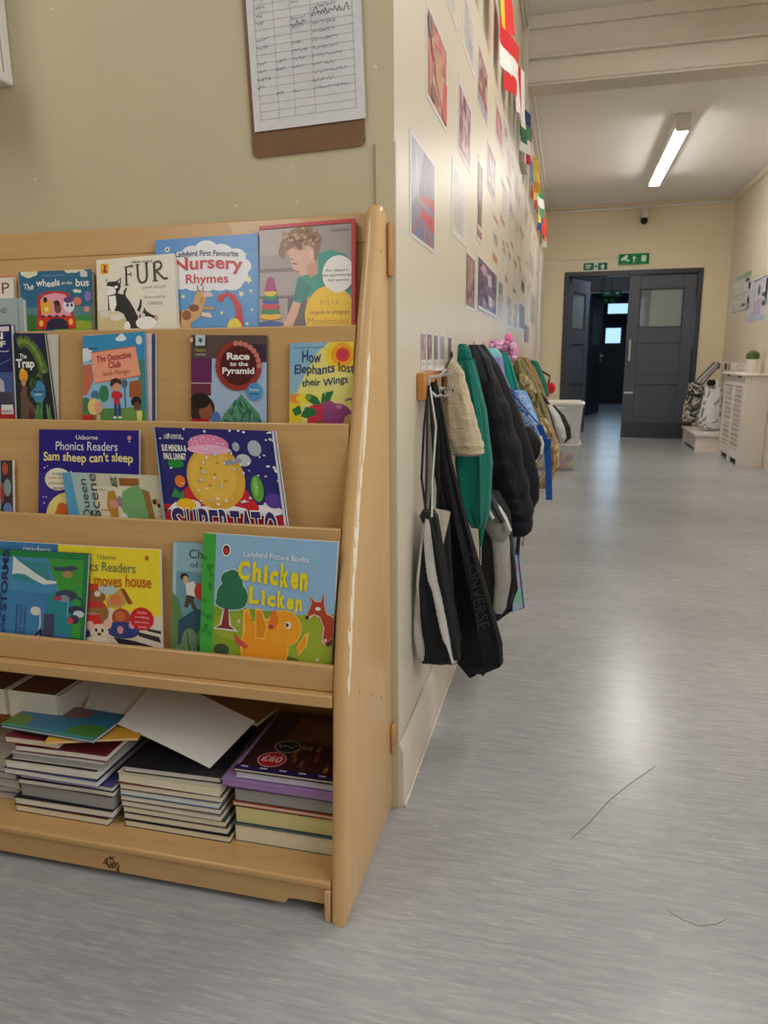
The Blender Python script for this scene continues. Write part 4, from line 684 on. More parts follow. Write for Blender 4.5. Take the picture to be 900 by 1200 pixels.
mag('magazine', 'lilac-covered magazine sticking out to the left near the top of the right heap', xc0 - .02, xc1 - .004, yC - .004, zC, .24, .011, (164, 132, 186), 0, 'magazine', 'magazines in the right heap of the bottom shelf', (170, 130, 180), .0006); zC += .0135
mag('magazine', 'shiny magazine with white page edges just under the top one of the right heap', xc0 + .006, xc1 - .003, yC + .006, zC, .235, .012, (200, 190, 206), 0, 'magazine', 'magazines in the right heap of the bottom shelf', (206, 200, 210), .0006); zC += .015
def top_art(root, fn, xc):
    A = Art(1); A.r(0, 0, 1, 1, (62, 26, 34)); A.r(0, .0, .03, 1, (150, 120, 176)); A.r(0, .94, 1, 1, (36, 30, 84)); A.r(.3, .1, 1, .5, (110, 70, 44)); A.r(.5, .2, .95, .45, (130, 90, 50)); A.p([(.2, 0), (.32, 0), (.14, .7), (.04, .7)], (40, 20, 34)); rr = random.Random(9)
    for i in range(30): u, v = .45 + .52 * rr.random(), .5 + .4 * rr.random(); A.e(u, v, .02, .05, rr.choice([(96, 40, 50), (140, 84, 60), (60, 30, 44), (170, 120, 70)]), 8)
    A.e(.36, .6, .13, .1, (190, 190, 190)); A.e(.36, .6, .12, .09, (30, 34, 44)); A.e(.3, .82, .14, .115, (230, 180, 180)); A.e(.3, .82, .13, .105, (190, 36, 50)); A.t('£60', .2, .765, .4, .86, (246, 190, 190), .03); A.scrib(.27, .57, .45, .63, (170, 180, 180), 9, .012); A.t('SAVE', .5, .56, .62, .62, (190, 170, 120), .02)
    for i in range(5): A.r(.06 + i * .19, .955, .13 + i * .19, .975, (196, 190, 220))
    A.build(lambda u, v: fn(u, 1 - v), (0, 0, 1), 'cover_picture', M['print'], root, off=.001)
mag('magazine', 'glossy maroon magazine with round red and black stickers on top of the right heap', xc0 + .004, xc1 - .003, yC + .004, zC, .24, .006, (62, 26, 34), 0, 'magazine', 'magazines in the right heap of the bottom shelf', None, 0, top_art)
# a curled heap at the left edge of the picture
x0 = H(-70, 945, 2, ZS).x; z = ZS
for i, (th, cov, dx, yw, desc) in enumerate([(.012, (176, 160, 176), 0, .05, 'lilac-grey magazine'), (.012, (150, 150, 150), -.004, .1, 'grey magazine'), (.014, (200, 196, 190), .004, .02, 'white magazine'), (.014, (170, 168, 164), -.01, .06, 'ash-grey magazine'), (.014, (210, 204, 196), .0, .04, 'pale curled magazine')]):
    mag('magazine', '%s %s in the heap cut off by the left edge' % (desc, ORD[i]), x0 + dx, xa0 - .018 + dx, yA + .03, z, .22, th, cov, yw, 'magazine', 'magazines in the heap at the left edge', (190, 186, 180), .0012); z += th + .004
# things lying on the left heap
zt = zA + .001
mag('magazine', 'cream folded magazine with a dark red cover on the left heap', xa0 - .01, xa0 + .12, yA + .004, zt, .2, .014, (120, 36, 44), .02, 'magazine', None, (226, 214, 190), .0012)
mag('magazine', 'yellow magazine with white corner poking out on the right of the left heap', xa0 + .075, xa1 + .035, yA + .012, zt + .019, .17, .005, (232, 172, 60), .32, 'magazine', None, (236, 226, 200), .0006)
def teal_art(root, fn, xc):
    A = Art(1.5); A.r(0, 0, 1, 1, (50, 120, 160)); A.e(.85, .8, .2, .3, (70, 130, 60)); A.e(.08, .8, .16, .3, (100, 130, 60)); A.e(.5, .2, .2, .2, (120, 90, 90)); A.r(0, .93, 1, 1, (70, 150, 140)); A.build(lambda u, v: fn(u, 1 - v), (0, 0, 1), 'cover_picture', M['print'], root, off=.001)
zt2 = zt + .028
mag('picture_book', 'blue and green picture book lying flat on top of the left heap', xa0 - .02, xa1 - .012, yA + .006, zt2, .11, .006, (54, 120, 150), -.05, 'book', None, (220, 216, 206), 0, teal_art)
zt3 = zt2 + .008
def carton(label, x0, x1, y0, dep, h, z):
    root = thing('white_box', label, 'box', ((x0 + x1) / 2, y0 + dep / 2, z), 'white boxes at the back of the bottom shelf')
    b = MB(); b.box(x0, x1, y0, y0 + dep, z, z + h, (232, 226, 216)); b.f.pop(1); b.c.pop(1); b.m.pop(1); b.sm.pop(1); b.build('carton', M['matte'], root)
    i = MB(); i.box(x0 + .003, x1 - .003, y0 + .003, y0 + dep - .003, z + h - .02, z + h - .003, (112, 78, 50)); i.build('brown_filling', M['matte'], root)
    l = MB(); l.box(x1 + .0005, x1 + .012, y0 + .002, y0 + dep, z, z + h - .002, (206, 196, 184)); l.build('side_flap', M['matte'], root)
zb_ = zt + .0175; ybx = H(38, 843, 2, zb_).y
xa_, xb_ = fx(11, 825, ybx), fx(66, 830, ybx)
hb = H(40, 812, 1, ybx).z - zb_
carton('white open box full of brown card beside the white paper sheets', xa_, xb_, ybx, .12, hb, zb_)
carton('white open box cut off by the left edge behind the books', xa_ - .13, xa_ - .016, ybx + .006, .12, hb - .004, zb_)
# loose white sheets draped across the heaps
def sheet(label, cs, th=.0012, bend=.006, lift=0, parent_group='loose white sheets on the bottom shelf'):
    a, b, c, d = [Vector(q) + Vector((0, 0, lift)) for q in cs]
    def f(u, v): return a * (1 - u) * (1 - v) + b * u * (1 - v) + c * u * v + d * (1 - u) * v + Vector((0, 0, bend * math.sin(math.pi * u) * math.sin(math.pi * v + .3)))
    o = MB().grid(f, 14, 14, th, (0, 0, 1)).build('paper_sheet', M['paper']); return tag(o, label, 'paper', parent_group)
def PY(px, py, y): return H(px, py, 1, y)
sheet('white sheet lying flat at the back behind the big sloping sheet', (PY(70, 843, -.2), PY(140, 850, -.23), PY(215, 800, -.09), PY(88, 796, -.1)), .0015, .004)
sheet('second white sheet under the big sloping sheet', (PY(92, 847, -.225), PY(170, 857, -.243), PY(240, 804, -.095), PY(112, 798, -.115)), .0015, .004, .003)
sheet('big white sheet sloping down to the right across the middle heap', (PY(138, 851, -.25), PY(246, 903, -.275), PY(299, 848, -.17), PY(190, 792, -.085)), .0015, .008, .006)
mag('book', 'brown-covered book with red lettering at the back between the sheet and the right heap', fx(225, 835, -.09), fx(322, 840, -.09), -.14, zC + .02, .09, .008, (150, 110, 76), -.2, 'book', None)
# ------------------------------------------------------------------ on the room wall
cb = thing('clipboard', 'brown hardboard clipboard with white sheets hanging above the display case', 'clipboard', (-.175, -.004, 1.43))
p = [H(x, y, 1, -.0045) for x, y in ((296.5, 185.5), (428, 170.5))]; ur = (p[1] - p[0]); ur = ur.normalized(); up = Vector((-ur.z, 0, ur.x)); cw = (p[1] - p[0]).length; chh = .335
def cbp(u, v, y): q = p[0] + ur * u + up * v; return Vector((q.x, y, q.z))
pts = []
for cx, cy, a0 in ((.012, .012, 180), (cw - .012, .012, 270), (cw - .012, chh - .012, 0), (.012, chh - .012, 90)):
    for k in range(5): a = math.radians(a0 + k * 22.5); pts.append(cbp(cx + .012 * math.cos(a), cy + .012 * math.sin(a), -.0045))
MB().prism(pts, (0, .0035, 0)).build('board', M['hard'], cb, bevel=.0008)
pq = [H(x, y, 1, -.0075) for x, y in ((298.5, 155), (427.5, 138.5))]
for k in range(3):
    a, b2 = pq[0] + Vector((.0008 * k, 0, .0012 * k)), pq[1] + Vector((.0008 * k, 0, .0012 * k)); c1, c2 = b2 + up * .29, a + up * .29; y = -.0078 + .0009 * k
    MB().prism([Vector((q.x, y, q.z)) for q in (a, b2, c1, c2)], (0, .0006, 0), (226, 222, 222)).build('paper_sheet', M['matte'], cb)
A = Art((pq[1] - pq[0]).length / .29); rr = random.Random(12); ink = (140, 136, 140); pen = (110, 108, 122)
for i in range(18): v = .08 + i * .05; A.l([(.06, v), (.94, v - .002)], .0018, ink)
for u in (.07, .24, .39, .57, .93): A.l([(u, .06), (u, .93)], .0018, ink)
for i in range(17):
    for u0, u1, pr in ((.08, .22, .75), (.25, .38, .4), (.4, .56, .7), (.58, .9, .7)):
        if rr.random() < pr and i < 15:
            L = (u1 - u0) * rr.uniform(.45, 1); A.scrib(u0 + .01, .092 + i * .05, u0 + L, .115 + i * .05, pen, int(L * 120) + 5, .003, i * 7 + int(u0 * 50))
A.scrib(.42, .39, .56, .42, (84, 82, 92), 14, .005, 5); A.scrib(.6, .33, .94, .39, (84, 82, 92), 26, .005, 6)
a, b2 = pq; fnp = lambda u, v: Vector((a + (b2 - a) * u + up * .29 * (1 - v))) + Vector((0, -.0005, 0))
A.build(fnp, (0, -1, 0), 'table_writing', M['matte'], cb, off=.0002)
k = MB(); k.box(p[0].x + cw * .28, p[0].x + cw * .72, -.016, -.008, p[0].z + chh - .03, p[0].z + chh - .005); k.tube([cbp(cw * .3, chh - .03, -.012), cbp(cw * .7, chh - .03, -.012)], .005, 8); k.build('clip', M['steel'], cb, bevel=.002)
# white cabinet at the top left
ub = thing('wall_cabinet', 'white wall-mounted box cut off by the top left corner of the photo', 'cabinet', (-1.03, -.06, 1.612))
b = MB(); b.box(-1.22, -.841, -.16, -.001, 1.612, 2.15); b.build('casing', M['white'], ub, bevel=.004)
g = MB()
for y in (-.03, -.055): g.box(-.8412, -.8402, y - .001, y + .001, 1.63, 2.14, (150, 140, 130))
g.build('groove', M['matte'], ub)
MB().box(-1.2, -.86, -.168, -.161, 1.625, 2.13).build('front_panel', M['white'], ub, bevel=.003)
# paint chips on the wall
def chip(px, py, r, s, label):
    A = []; q = H(px, py, 1, -.0004); rr = random.Random(s); m_ = MB(); m_.prism([q + Vector((r * (1.3 * rr.uniform(.6, 1)) * math.cos(i * .785), 0, r * rr.uniform(.6, 1) * math.sin(i * .785))) for i in range(8)], (0, .0006, 0), (232, 222, 190)); m_.build('paint_chip', M['matte'])['kind'] = 'structure'
for i, (x, y, r) in enumerate(((41, 210, .004), (277, 241, .003), (440, 78, .0035), (348, 236, .002), (60, 10, .0025), (341, 195, .002))): chip(x, y, r, i, '')

# ------------------------------------------------------------------ posters on the corridor wall
def poster(label, yz, paint, mt='lam', name='poster', edge=(226, 220, 214), group='posters on the corridor wall', x=.0015, th=.0012):
    "yz: y0, y1, z0, z1 (or four corner pixels) of a card stuck flat on the corridor wall"
    if len(yz) == 2:                                     # two opposite pixels: top left and bottom right
        a, b = H(*yz[0], 0, x), H(*yz[1], 0, x); y0, y1, z1, z0 = a.y, b.y, a.z, b.z
    else: y0, y1, z0, z1 = yz
    root = thing(name, label, 'poster', (0, (y0 + y1) / 2, z0), group)
    MB().box(.0003, th, y0, y1, z0, z1, edge).build('card', M[mt], root)
    A = Art((y1 - y0) / (z1 - z0)); paint(A); A.sh = [(q, tuple(int(k * .9 + g * .1) for k, g in zip(c, (216, 200, 194)))) for q, c in A.sh]
    A.build(lambda u, v: Vector((th, y0 + (y1 - y0) * u, z1 + (z0 - z1) * v)), (1, 0, 0), 'picture', M[mt], root, off=.0003, step=.00003, tname='lettering')
def blobs(A, cols, n, seed, lo=.06, hi=.94, r=.09):
    rr = random.Random(seed); A.r(lo, lo, hi, hi, cols[0])
    for i in range(n): A.e(rr.uniform(lo + r, hi - r), rr.uniform(lo + r, hi - r), r * rr.uniform(.4, 1.1), r * rr.uniform(.4, 1.3), rr.choice(cols), 9)
def lines(A, n, seed, c=(150, 146, 150), u0=.1, u1=.9):
    rr = random.Random(seed)
    for i in range(n): v = .1 + .82 * i / n; A.l([(u0, v), (u1 - .25 * rr.random(), v)], .014, c)
def p_flower(A): blobs(A, [(206, 132, 124), (226, 150, 140), (186, 100, 96), (214, 170, 150)], 60, 1, r=.1); A.e(.15, .2, .1, .12, (136, 108, 108)); A.e(.5, .5, .14, .2, (196, 170, 120)); A.e(.5, .5, .09, .14, (216, 150, 130)); A.e(.3, .84, .12, .09, (150, 112, 104)); A.p([(.75, .5), (.94, .45), (.94, .94), (.7, .9)], (214, 96, 84))
poster('large laminated poster of pinkish flowers high up nearest the wall corner', (.318, .622, 1.62, 1.822), p_flower)
def p_bus(A): A.r(.05, .04, .95, .96, (132, 124, 142)); A.p([(.05, .04), (.5, .04), (.3, .5), (.05, .7)], (176, 176, 190)); A.p([(.4, .5), (.95, .42), (.95, .8), (.4, .72)], (196, 56, 74)); A.r(.45, .55, .9, .62, (120, 120, 150)); A.l([(.1, .95), (.45, .65)], .03, (206, 90, 100)); A.l([(.5, .72), (.55, .95)], .04, (214, 100, 110)); A.l([(.7, .75), (.8, .95)], .04, (206, 90, 100)); A.p([(.15, .95), (.4, .72), (.5, .95)], (110, 120, 160)); A.p([(.6, .95), (.62, .78), (.75, .95)], (120, 116, 140)); A.l([(.2, .1), (.28, .6)], .03, (236, 236, 240)); A.l([(.6, .1), (.75, .4)], .02, (140, 140, 150))
poster('laminated poster with a red bus lowest and nearest the wall corner', (.139, .450, 1.290, 1.504), p_bus)
def p_text(A): lines(A, 9, 4, (160, 164, 170)); A.r(.1, .06, .9, .09, (190, 200, 206))
poster('white page of grey lines at the top between the flower poster and the next sheet', ((520, -32), (535.5, 37)), p_text)
def p_pink(A): blobs(A, [(190, 130, 150), (206, 160, 176), (150, 110, 120), (214, 190, 200)], 40, 3, r=.1); A.r(.3, .1, .5, .3, (110, 80, 84)); A.l([(.55, .1), (.7, .9)], .05, (226, 214, 220)); A.l([(.2, .4), (.2, .95)], .05, (196, 90, 110))
poster('mauve photo poster second along in the second row', (.818, 1.12, 1.630, 1.826), p_pink)
def p_scr(A): lines(A, 12, 7, (170, 176, 184)); A.scrib(.1, .5, .9, .7, (180, 190, 200), 14, .02, 2); A.r(.1, .05, .5, .1, (226, 190, 200)); A.l([(.2, .2), (.8, .8)], .015, (186, 190, 196))
poster('tall white sheet of scribbled lines cut off by the top edge', ((542.5, -16), (556.5, 94)), p_scr)
poster('plain white page of fine text beside the red bus poster', (.718, 1.02, 1.383, 1.586), lambda A: (lines(A, 16, 9, (176, 174, 172)), A.e(.25, .2, .12, .1, (190, 196, 196))))
def p_brown(A): blobs(A, [(160, 120, 116), (190, 150, 146), (140, 90, 80), (206, 180, 180)], 40, 5, r=.12); A.r(.06, .66, .94, .8, (160, 84, 70)); A.r(.06, .82, .94, .94, (170, 176, 206)); A.l([(.5, .7), (.6, .95)], .05, (210, 214, 230))
poster('poster with a brick-red band and blue foot high in the third column', ((560.7, 46), (571, 149)), p_brown)
def p_room(A): blobs(A, [(130, 92, 84), (160, 120, 104), (96, 76, 76), (176, 96, 80)], 40, 6, r=.12); A.l([(.3, .05), (.4, .5)], .05, (226, 226, 230)); A.r(.06, .8, .94, .86, (226, 210, 200)); A.r(.06, .86, .94, .94, (170, 110, 96))
poster('dark red-brown photo poster right of the plain text page', (1.318, 1.47, 1.452, 1.738), p_room)
def p_shine(A): blobs(A, [(170, 150, 160), (196, 180, 186), (140, 120, 130), (206, 206, 214)], 30, 8, r=.12); A.p([(.06, .06), (.94, .06), (.94, .2), (.06, .16)], (170, 110, 124)); A.r(.06, .82, .94, .94, (150, 110, 124))
poster('glossy poster with pink top strip catching the light', ((572, 163), (580.5, 238)), p_shine)
def p_gr1(A): blobs(A, [(150, 110, 104), (176, 130, 120), (110, 80, 84), (196, 160, 150)], 46, 10, r=.1)
poster('narrow brown group photo below the row of posters', ((546, 291), (556.5, 366)), p_gr1, 'print')
def p_gr2(A):
    blobs(A, [(96, 76, 112), (126, 92, 130), (176, 130, 160), (70, 60, 92), (150, 120, 150)], 70, 11, .04, .96, .08); A.p([(.42, .2), (.62, .18), (.66, .4), (.46, .42)], (206, 200, 206)); A.p([(.5, .6), (.7, .6), (.72, .8), (.52, .8)], (214, 206, 210)); A.e(.25, .2, .1, .1, (206, 160, 180)); A.r(.04, .9, .96, .96, (220, 214, 220))
poster('large purple-toned group photo below the row of posters', (1.34, 2.14, 1.203, 1.409), p_gr2, 'print')
poster('small grey picture strip right of the purple group photo', ((584, 324), (589, 377)), lambda A: (blobs(A, [(190, 192, 200), (150, 156, 166), (206, 210, 214)], 24, 13), A.r(.1, .1, .8, .35, (130, 140, 150))), 'print')
pinkc = [(196, 110, 120), (176, 90, 100), (214, 150, 156)]; brc = [(150, 96, 76), (176, 120, 96), (120, 80, 70)]; gyc = [(176, 170, 176), (206, 200, 204), (150, 140, 150)]; mvc = [(170, 140, 150), (140, 110, 124), (200, 180, 186)]
SM = [('tall pink and white poster right of the brick-red one', (581, 114), (588.8, 181), pinkc), ('tall pale brown poster under the red bunting flag', (594.8, 169), (599.4, 211), [(190, 160, 150), (206, 180, 170)]), ('mauve strip poster near the shiny pink-topped one', (588, 208), (592.6, 226), mvc), ('brown-grey strip poster in the fifth column', (594.2, 203), (599.4, 224), brc), ('tall grey-mauve strip in the sixth column', (604, 208), (609.4, 244), mvc),
      ('rose card low beside the glossy poster, left of a pair', (578, 249), (584.3, 265), pinkc), ('rose card low beside the glossy poster, right of a pair', (586.3, 249.5), (592, 268), pinkc), ('orange-brown card above the purple group photo', (577, 293.5), (583, 311), [(196, 130, 96), (206, 150, 120)]), ('pale text strip above the orange-brown card', (578.5, 270), (583.5, 292), gyc), ('dusky card in the middle of the small cards', (599, 244.5), (602.8, 257), mvc), ('pink-brown card, left of the middle pair', (592, 281), (596.8, 293), pinkc), ('pink-brown card, right of the middle pair', (598.2, 281), (602.6, 293), pinkc),
      ('brown card lower right of the middle pair', (601.6, 303), (605.8, 314), brc), ('brick card beside the brown card', (606.3, 297.5), (610.3, 309), brc), ('grey-brown card right of the group photos', (591.3, 319.5), (595.8, 333.5), mvc), ('reddish dark card over a pale strip', (601.2, 336), (604.6, 345.5), brc), ('dark photo, top one of a tall far column', (610.7, 325), (614.8, 346), [(96, 90, 92), (126, 106, 100), (76, 76, 80)]), ('dark photo with yellow line, middle of a tall far column', (608.4, 351), (614.6, 389), [(110, 92, 84), (84, 76, 76), (150, 120, 84)]), ('purplish photo, lowest of the far wall', (614.2, 377), (619.8, 404), [(130, 100, 116), (150, 130, 140), (96, 80, 96)]),
      ('pale grey strip below the grey-brown card', (595.3, 344), (598.8, 385), gyc), ('thin pale strip above the pink fluffy hat', (602.6, 352), (605.8, 388), gyc), ('faint pink card beneath the far flags', (608.8, 268), (614.6, 277), pinkc), ('white notice far along under the last flags', (620.5, 290), (625.5, 330), gyc), ('white notice beside the narrow pale blue panel', (622, 338), (627, 385), gyc), ('pale card far along, level with the group photos', (616.5, 300), (619.5, 318), gyc)]
for i, (lab, a, b2, cols) in enumerate(SM): poster(lab, (a, b2), lambda A, c=cols, i=i: blobs(A, c, 16, 30 + i, .08, .92, .14), 'print')
# white text sheets filling the far half of the wall
rr = random.Random(77)
for ci, yc in enumerate((2.35, 2.75, 3.2, 3.7, 4.25, 4.85, 5.5, 6.2)):
    for ri, zc in enumerate((1.20, 1.44, 1.68, 1.92)):
        if (ci < 1 and ri < 1) or rr.random() < .12: continue
        y0 = yc + rr.uniform(-.05, .05); z0 = zc + rr.uniform(-.03, .03); wd = rr.uniform(.2, .3)
        pc = rr.choice([(170, 120, 116), (130, 104, 104), (196, 130, 130), (150, 140, 150), (160, 120, 96)]); sd = rr.randint(0, 999)
        def ps(A, pc=pc, sd=sd):
            lines(A, 9, sd, (170, 166, 166)); A.r(.12, .08, .88, .42, (216, 206, 202)); q = random.Random(sd)
            for k in range(7): A.e(q.uniform(.2, .8), q.uniform(.14, .36), .1, .06, tuple(int(c * q.uniform(.8, 1.15)) for c in pc), 8)
        poster('white text sheet with a small picture, %s column beyond the group photos, %s row' % (['first', 'second', 'third', 'fourth', 'fifth', 'sixth', 'seventh', 'last'][ci], ['bottom', 'second lowest', 'second highest', 'top'][ri]), (y0, y0 + wd, z0, z0 + .2), ps, 'print', th=.0007)
# peg name cards along the coat rail
names = [('grey portrait card nearest the corner above the coat rail', .26, .33, mvc), ('dark pink portrait card, second above the coat rail', .345, .41, [(130, 80, 92), (160, 110, 120), (200, 190, 190)]), ('grey and violet portrait card, third above the coat rail', .44, .50, [(130, 120, 140), (160, 150, 170)]), ('pale blue portrait card, fourth above the coat rail', .54, .61, [(160, 166, 186), (190, 190, 204), (140, 130, 140)]), ('dark portrait card, fifth above the coat rail', .67, .74, [(110, 90, 96), (140, 120, 130)]), ('portrait card above the green cardigan', 1.25, 1.32, mvc), ('rosy card above the black padded coat', 1.55, 1.65, pinkc), ('small pink card left of the fluffy hat', 1.85, 1.95, pinkc)]
for i, (lab, y0, y1, cols) in enumerate(names):
    poster(lab, (y0, y1, 1.0, 1.094), lambda A, c=cols, i=i: (blobs(A, c, 14, 60 + i, .06, .94, .14), A.r(.06, .72, .94, .95, (232, 228, 226)), A.scrib(.2, .78, .8, .88, (110, 106, 110), 7, .02, i)), 'print', 'name_card', group='name cards over the coat rail')

# ------------------------------------------------------------------ bunting
bz, bt = 2.205, 2.44
bn = thing('bunting', 'string of many-coloured national flags hung high along the corridor wall', 'bunting', (.03, 3.5, bz))
MB().tube([(.035, .8 + i * .4, bt + .004 + .006 * math.sin(i * 1.3)) for i in range(18)], .0018, 5, (230, 226, 220)).build('string', M['cloth'], bn)
FL = [((240, 200, 60), (236, 120, 40), (214, 40, 44)), ((90, 140, 60), (240, 196, 60), (224, 60, 50)), ((216, 40, 46), (216, 40, 46), (240, 240, 236)), ((222, 56, 56), (240, 236, 232), (222, 56, 56)), ((240, 236, 230), (214, 40, 50), (240, 236, 230)), ((60, 130, 84), (236, 236, 230), (60, 110, 80)), ((40, 60, 110), (60, 140, 100), (236, 236, 230)), ((214, 30, 44), (220, 34, 48), (214, 30, 44)), ((240, 236, 230), (90, 150, 206), (120, 170, 220)), ((236, 196, 60), (240, 210, 90), (226, 160, 50)), ((196, 40, 50), (240, 220, 120), (40, 40, 44)), ((226, 90, 70), (240, 236, 230), (196, 60, 60)), ((60, 140, 90), (240, 236, 230), (90, 150, 110)), ((70, 150, 110), (240, 210, 80), (50, 80, 150)), ((240, 236, 232), (232, 60, 50), (60, 70, 120)), ((236, 60, 44), (240, 90, 60), (236, 60, 44)), ((240, 110, 90), (236, 50, 44), (246, 160, 120)), ((236, 80, 60), (60, 110, 70), (240, 236, 230))]
y = 1.05
for i, cs in enumerate(FL):
    wdt = .2; ph = i * 1.7; dz = .012 * math.sin(i * 2.1)
    vert = i % 3 == 1
    def f(u, v, y=y, ph=ph, dz=dz): return Vector((.022 + .012 * v * (1 + math.sin(ph)) + .012 * math.sin(u * 5 + ph) * v + u * (.034 + .016 * math.sin(ph * 1.3)), y + wdt * u + .012 * v * math.sin(ph), bt + dz - (bt - bz) * v))
    MB().grid(f, 9, 9, .0008, (1, 0, 0), cols=lambda u, v, cs=cs, vert=vert: cs[min(2, int((u if vert else v) * 3))]).build('flag', M['cloth'], bn)
    y += .345 + .02 * math.sin(i)
# ------------------------------------------------------------------ coat rail
RY0, RY1 = .215, 5.0
rl = thing('coat_rail', 'orange wooden coat rail along the corridor wall full of hanging coats', 'coat rail', (.01, 2.6, .93))
MB().box(.0005, .02, RY0, RY1, .933, .997).build('rail_board', M['woodo'], rl, bevel=.003)
MB().box(.0005, .026, RY0 + .12, RY1, .9975, 1.004).build('white_capping', M['white'], rl, bevel=.001)
hy = [.26 + .155 * i for i in range(30)]
def hook(y):
    h = MB(); h.box(.0205, .024, y - .009, y + .009, .94, .99)
    h.tube([(.022, y, .985), (.05, y, .99), (.062, y, 1.004)], [.004, .0035, .005], 7); h.tube([(.022, y, .955), (.04, y, .94), (.055, y, .945), (.06, y, .962)], [.004, .0035, .0035, .005], 7)
    return h.build('hook', M['steel'], rl)
for y in hy: hook(y)

# ------------------------------------------------------------------ hanging cloth
def lerp(a, b, t): return a + (b - a) * t
def hang(levels, ym, dy, n=30, folds=(5, .06), rows=36, quilt=0, seed=1, col=(255, 255, 255), cols=None, mb=None, pw=.75, open_x=.007, fray=0):
    "levels: (photo row, left px, right px, half-thickness factor) down the garment, which hangs at distance ym along the wall; gives a closed folded shape"
    rr = random.Random(seed); ph = [rr.random() * 6.28 for _ in range(4)]; rings = []; L = []
    for py, a, b, k in levels:
        pa, pb = H(a, py, 1, ym), H(b, py, 1, ym); L.append((max(pa.x, open_x), max(pb.x, open_x + .006), (pa.z + pb.z) / 2, k))
    for i in range(rows + 1):
        t = i / rows * (len(L) - 1); j = min(int(t), len(L) - 2); f = t - j; f = f * f * (3 - 2 * f) * .5 + f * .5
        x0, x1, z, k = (lerp(L[j][q], L[j + 1][q], f) for q in range(4)); cx, rx = (x0 + x1) / 2, (x1 - x0) / 2; ry = dy * k
        qf = 1 + (quilt * (abs(math.sin(i / rows * math.pi * 8)) - .5) if quilt else 0); ring = []
        for m_ in range(n):
            a = m_ / n * 2 * math.pi; c, s = math.cos(a), math.sin(a)
            w_ = 1 + folds[1] * math.sin(folds[0] * a + ph[0] + i * .05) + folds[1] * .6 * math.sin((folds[0] * 2 + 1) * a + ph[1] - i * .08)
            X = cx + rx * qf * math.copysign(abs(c) ** pw, c) * (1 if abs(c) > .85 else w_); Y = ym + ry * qf * math.copysign(abs(s) ** pw, s) * w_
            ring.append(Vector((max(X, open_x), Y, z + (fray * math.sin(a * 3 + ph[2]) if i == rows else 0))))
        rings.append(ring)
    mb = mb or MB(); mb.loft(rings, col, cols=(lambda i, j: cols(i / rows, j / n)) if cols else None); return mb
def camo(i, j, pal, s=0):
    v = math.sin(i * 19 + s + 2.2 * math.sin(j * 18.85 + i * 7)) + math.sin(j * 31.4 + s * 2 + 2 * math.sin(i * 15 + s)) + .6 * math.sin(i * 41 + j * 44)
    return pal[min(len(pal) - 1, max(0, int((v + 2.2) / 4.4 * len(pal))))]
def cord(mb, pts, ym, r, col, n=6):
    return mb.tube([(lambda q: Vector((max(q.x, .012), q.y, q.z)))(H(x, y, 1, yy)) for x, y, yy in pts], r, n, col)
GR = 'coats and bags on the coat rail'
def root_at(name, label, cat, px, py, ym): q = H(px, py, 1, ym); return thing(name, label, cat, (max(q.x, .03), ym, q.z), GR)
BLK, GREY = (34, 34, 38), (196, 192, 188)

# 1 black and light grey drawstring bag nearest the corner
r1 = root_at('drawstring_bag', 'black and pale grey drawstring bag hanging lowest nearest the wall corner', 'bag', 512, 772, .19)
def bagcol(u, v): return GREY if (v < .06 or v > .94 or .38 < v < .56) else (40, 42, 48)
hang([(604, 497, 513, .5), (630, 494, 517, .8), (680, 487, 526, 1), (740, 482, 536, 1.05), (768, 483, 540, .9), (774, 488, 536, .5)], .19, .05, n=200, folds=(4, .10), rows=150, seed=4, cols=lambda i, j: GREY if (.46 < j < .675 - .02 * i) or abs(j - (.70 + .2 * min(1, i * 1.15))) < .05 - .028 * i else (27, 29, 33)).build('bag_body', M['nylon'], r1)
c = MB(); cord(c, [(500, 604, .19), (494, 560, .2), (497, 500, .21), (502, 452, .25)], .19, .0032, (52, 50, 52)); cord(c, [(503, 604, .18), (508, 560, .2), (508, 500, .22), (503, 452, .25)], .19, .0032, (46, 44, 46)); cord(c, [(503, 606, .14), (510, 630, .13), (517, 652, .13)], .19, .003, (44, 42, 44)); cord(c, [(506, 606, .16), (507, 560, .17), (511, 500, .18), (504, 453, .25)], .19, .0025, (210, 208, 204)); c.build('drawcord', M['cloth'], r1)
b = MB(); hang([(598, 495, 507, .5), (604, 492, 513, .7), (612, 495, 512, .6)], .185, .03, 20, (6, .15), 8, seed=6, mb=b, col=(46, 46, 50)); b.build('gathered_neck', M['cloth'], r1)
# white tag bag behind it
r = root_at('gym_bag', 'small black gym bag with a cream top edge squeezed behind the drawstring bag', 'bag', 520, 755, .27)
hang([(598, 509, 527, .5), (640, 508, 528, .8), (700, 510, 532, 1), (750, 514, 541, 1), (757, 517, 536, .6)], .272, .028, folds=(4, .08), seed=9, col=(36, 36, 40)).build('bag_body', M['nylon'], r)
g = MB(); g.grid(lambda u, v: (lambda a, b2, e, f: (a * (1 - u) + b2 * u) * (1 - v) + (e * (1 - u) + f * u) * v)(H(510, 596, 1, .236), H(528, 600, 1, .236), H(515, 640, 1, .236), H(519, 640, 1, .236)), 4, 6, .002, (0, -1, 0), (226, 214, 186)); g.build('cream_flap', M['cloth'], r)
c = MB(); cord(c, [(512, 600, .27), (514, 540, .27), (511, 480, .27), (508, 450, .27)], .27, .003, BLK); c.build('drawcord', M['cloth'], r)
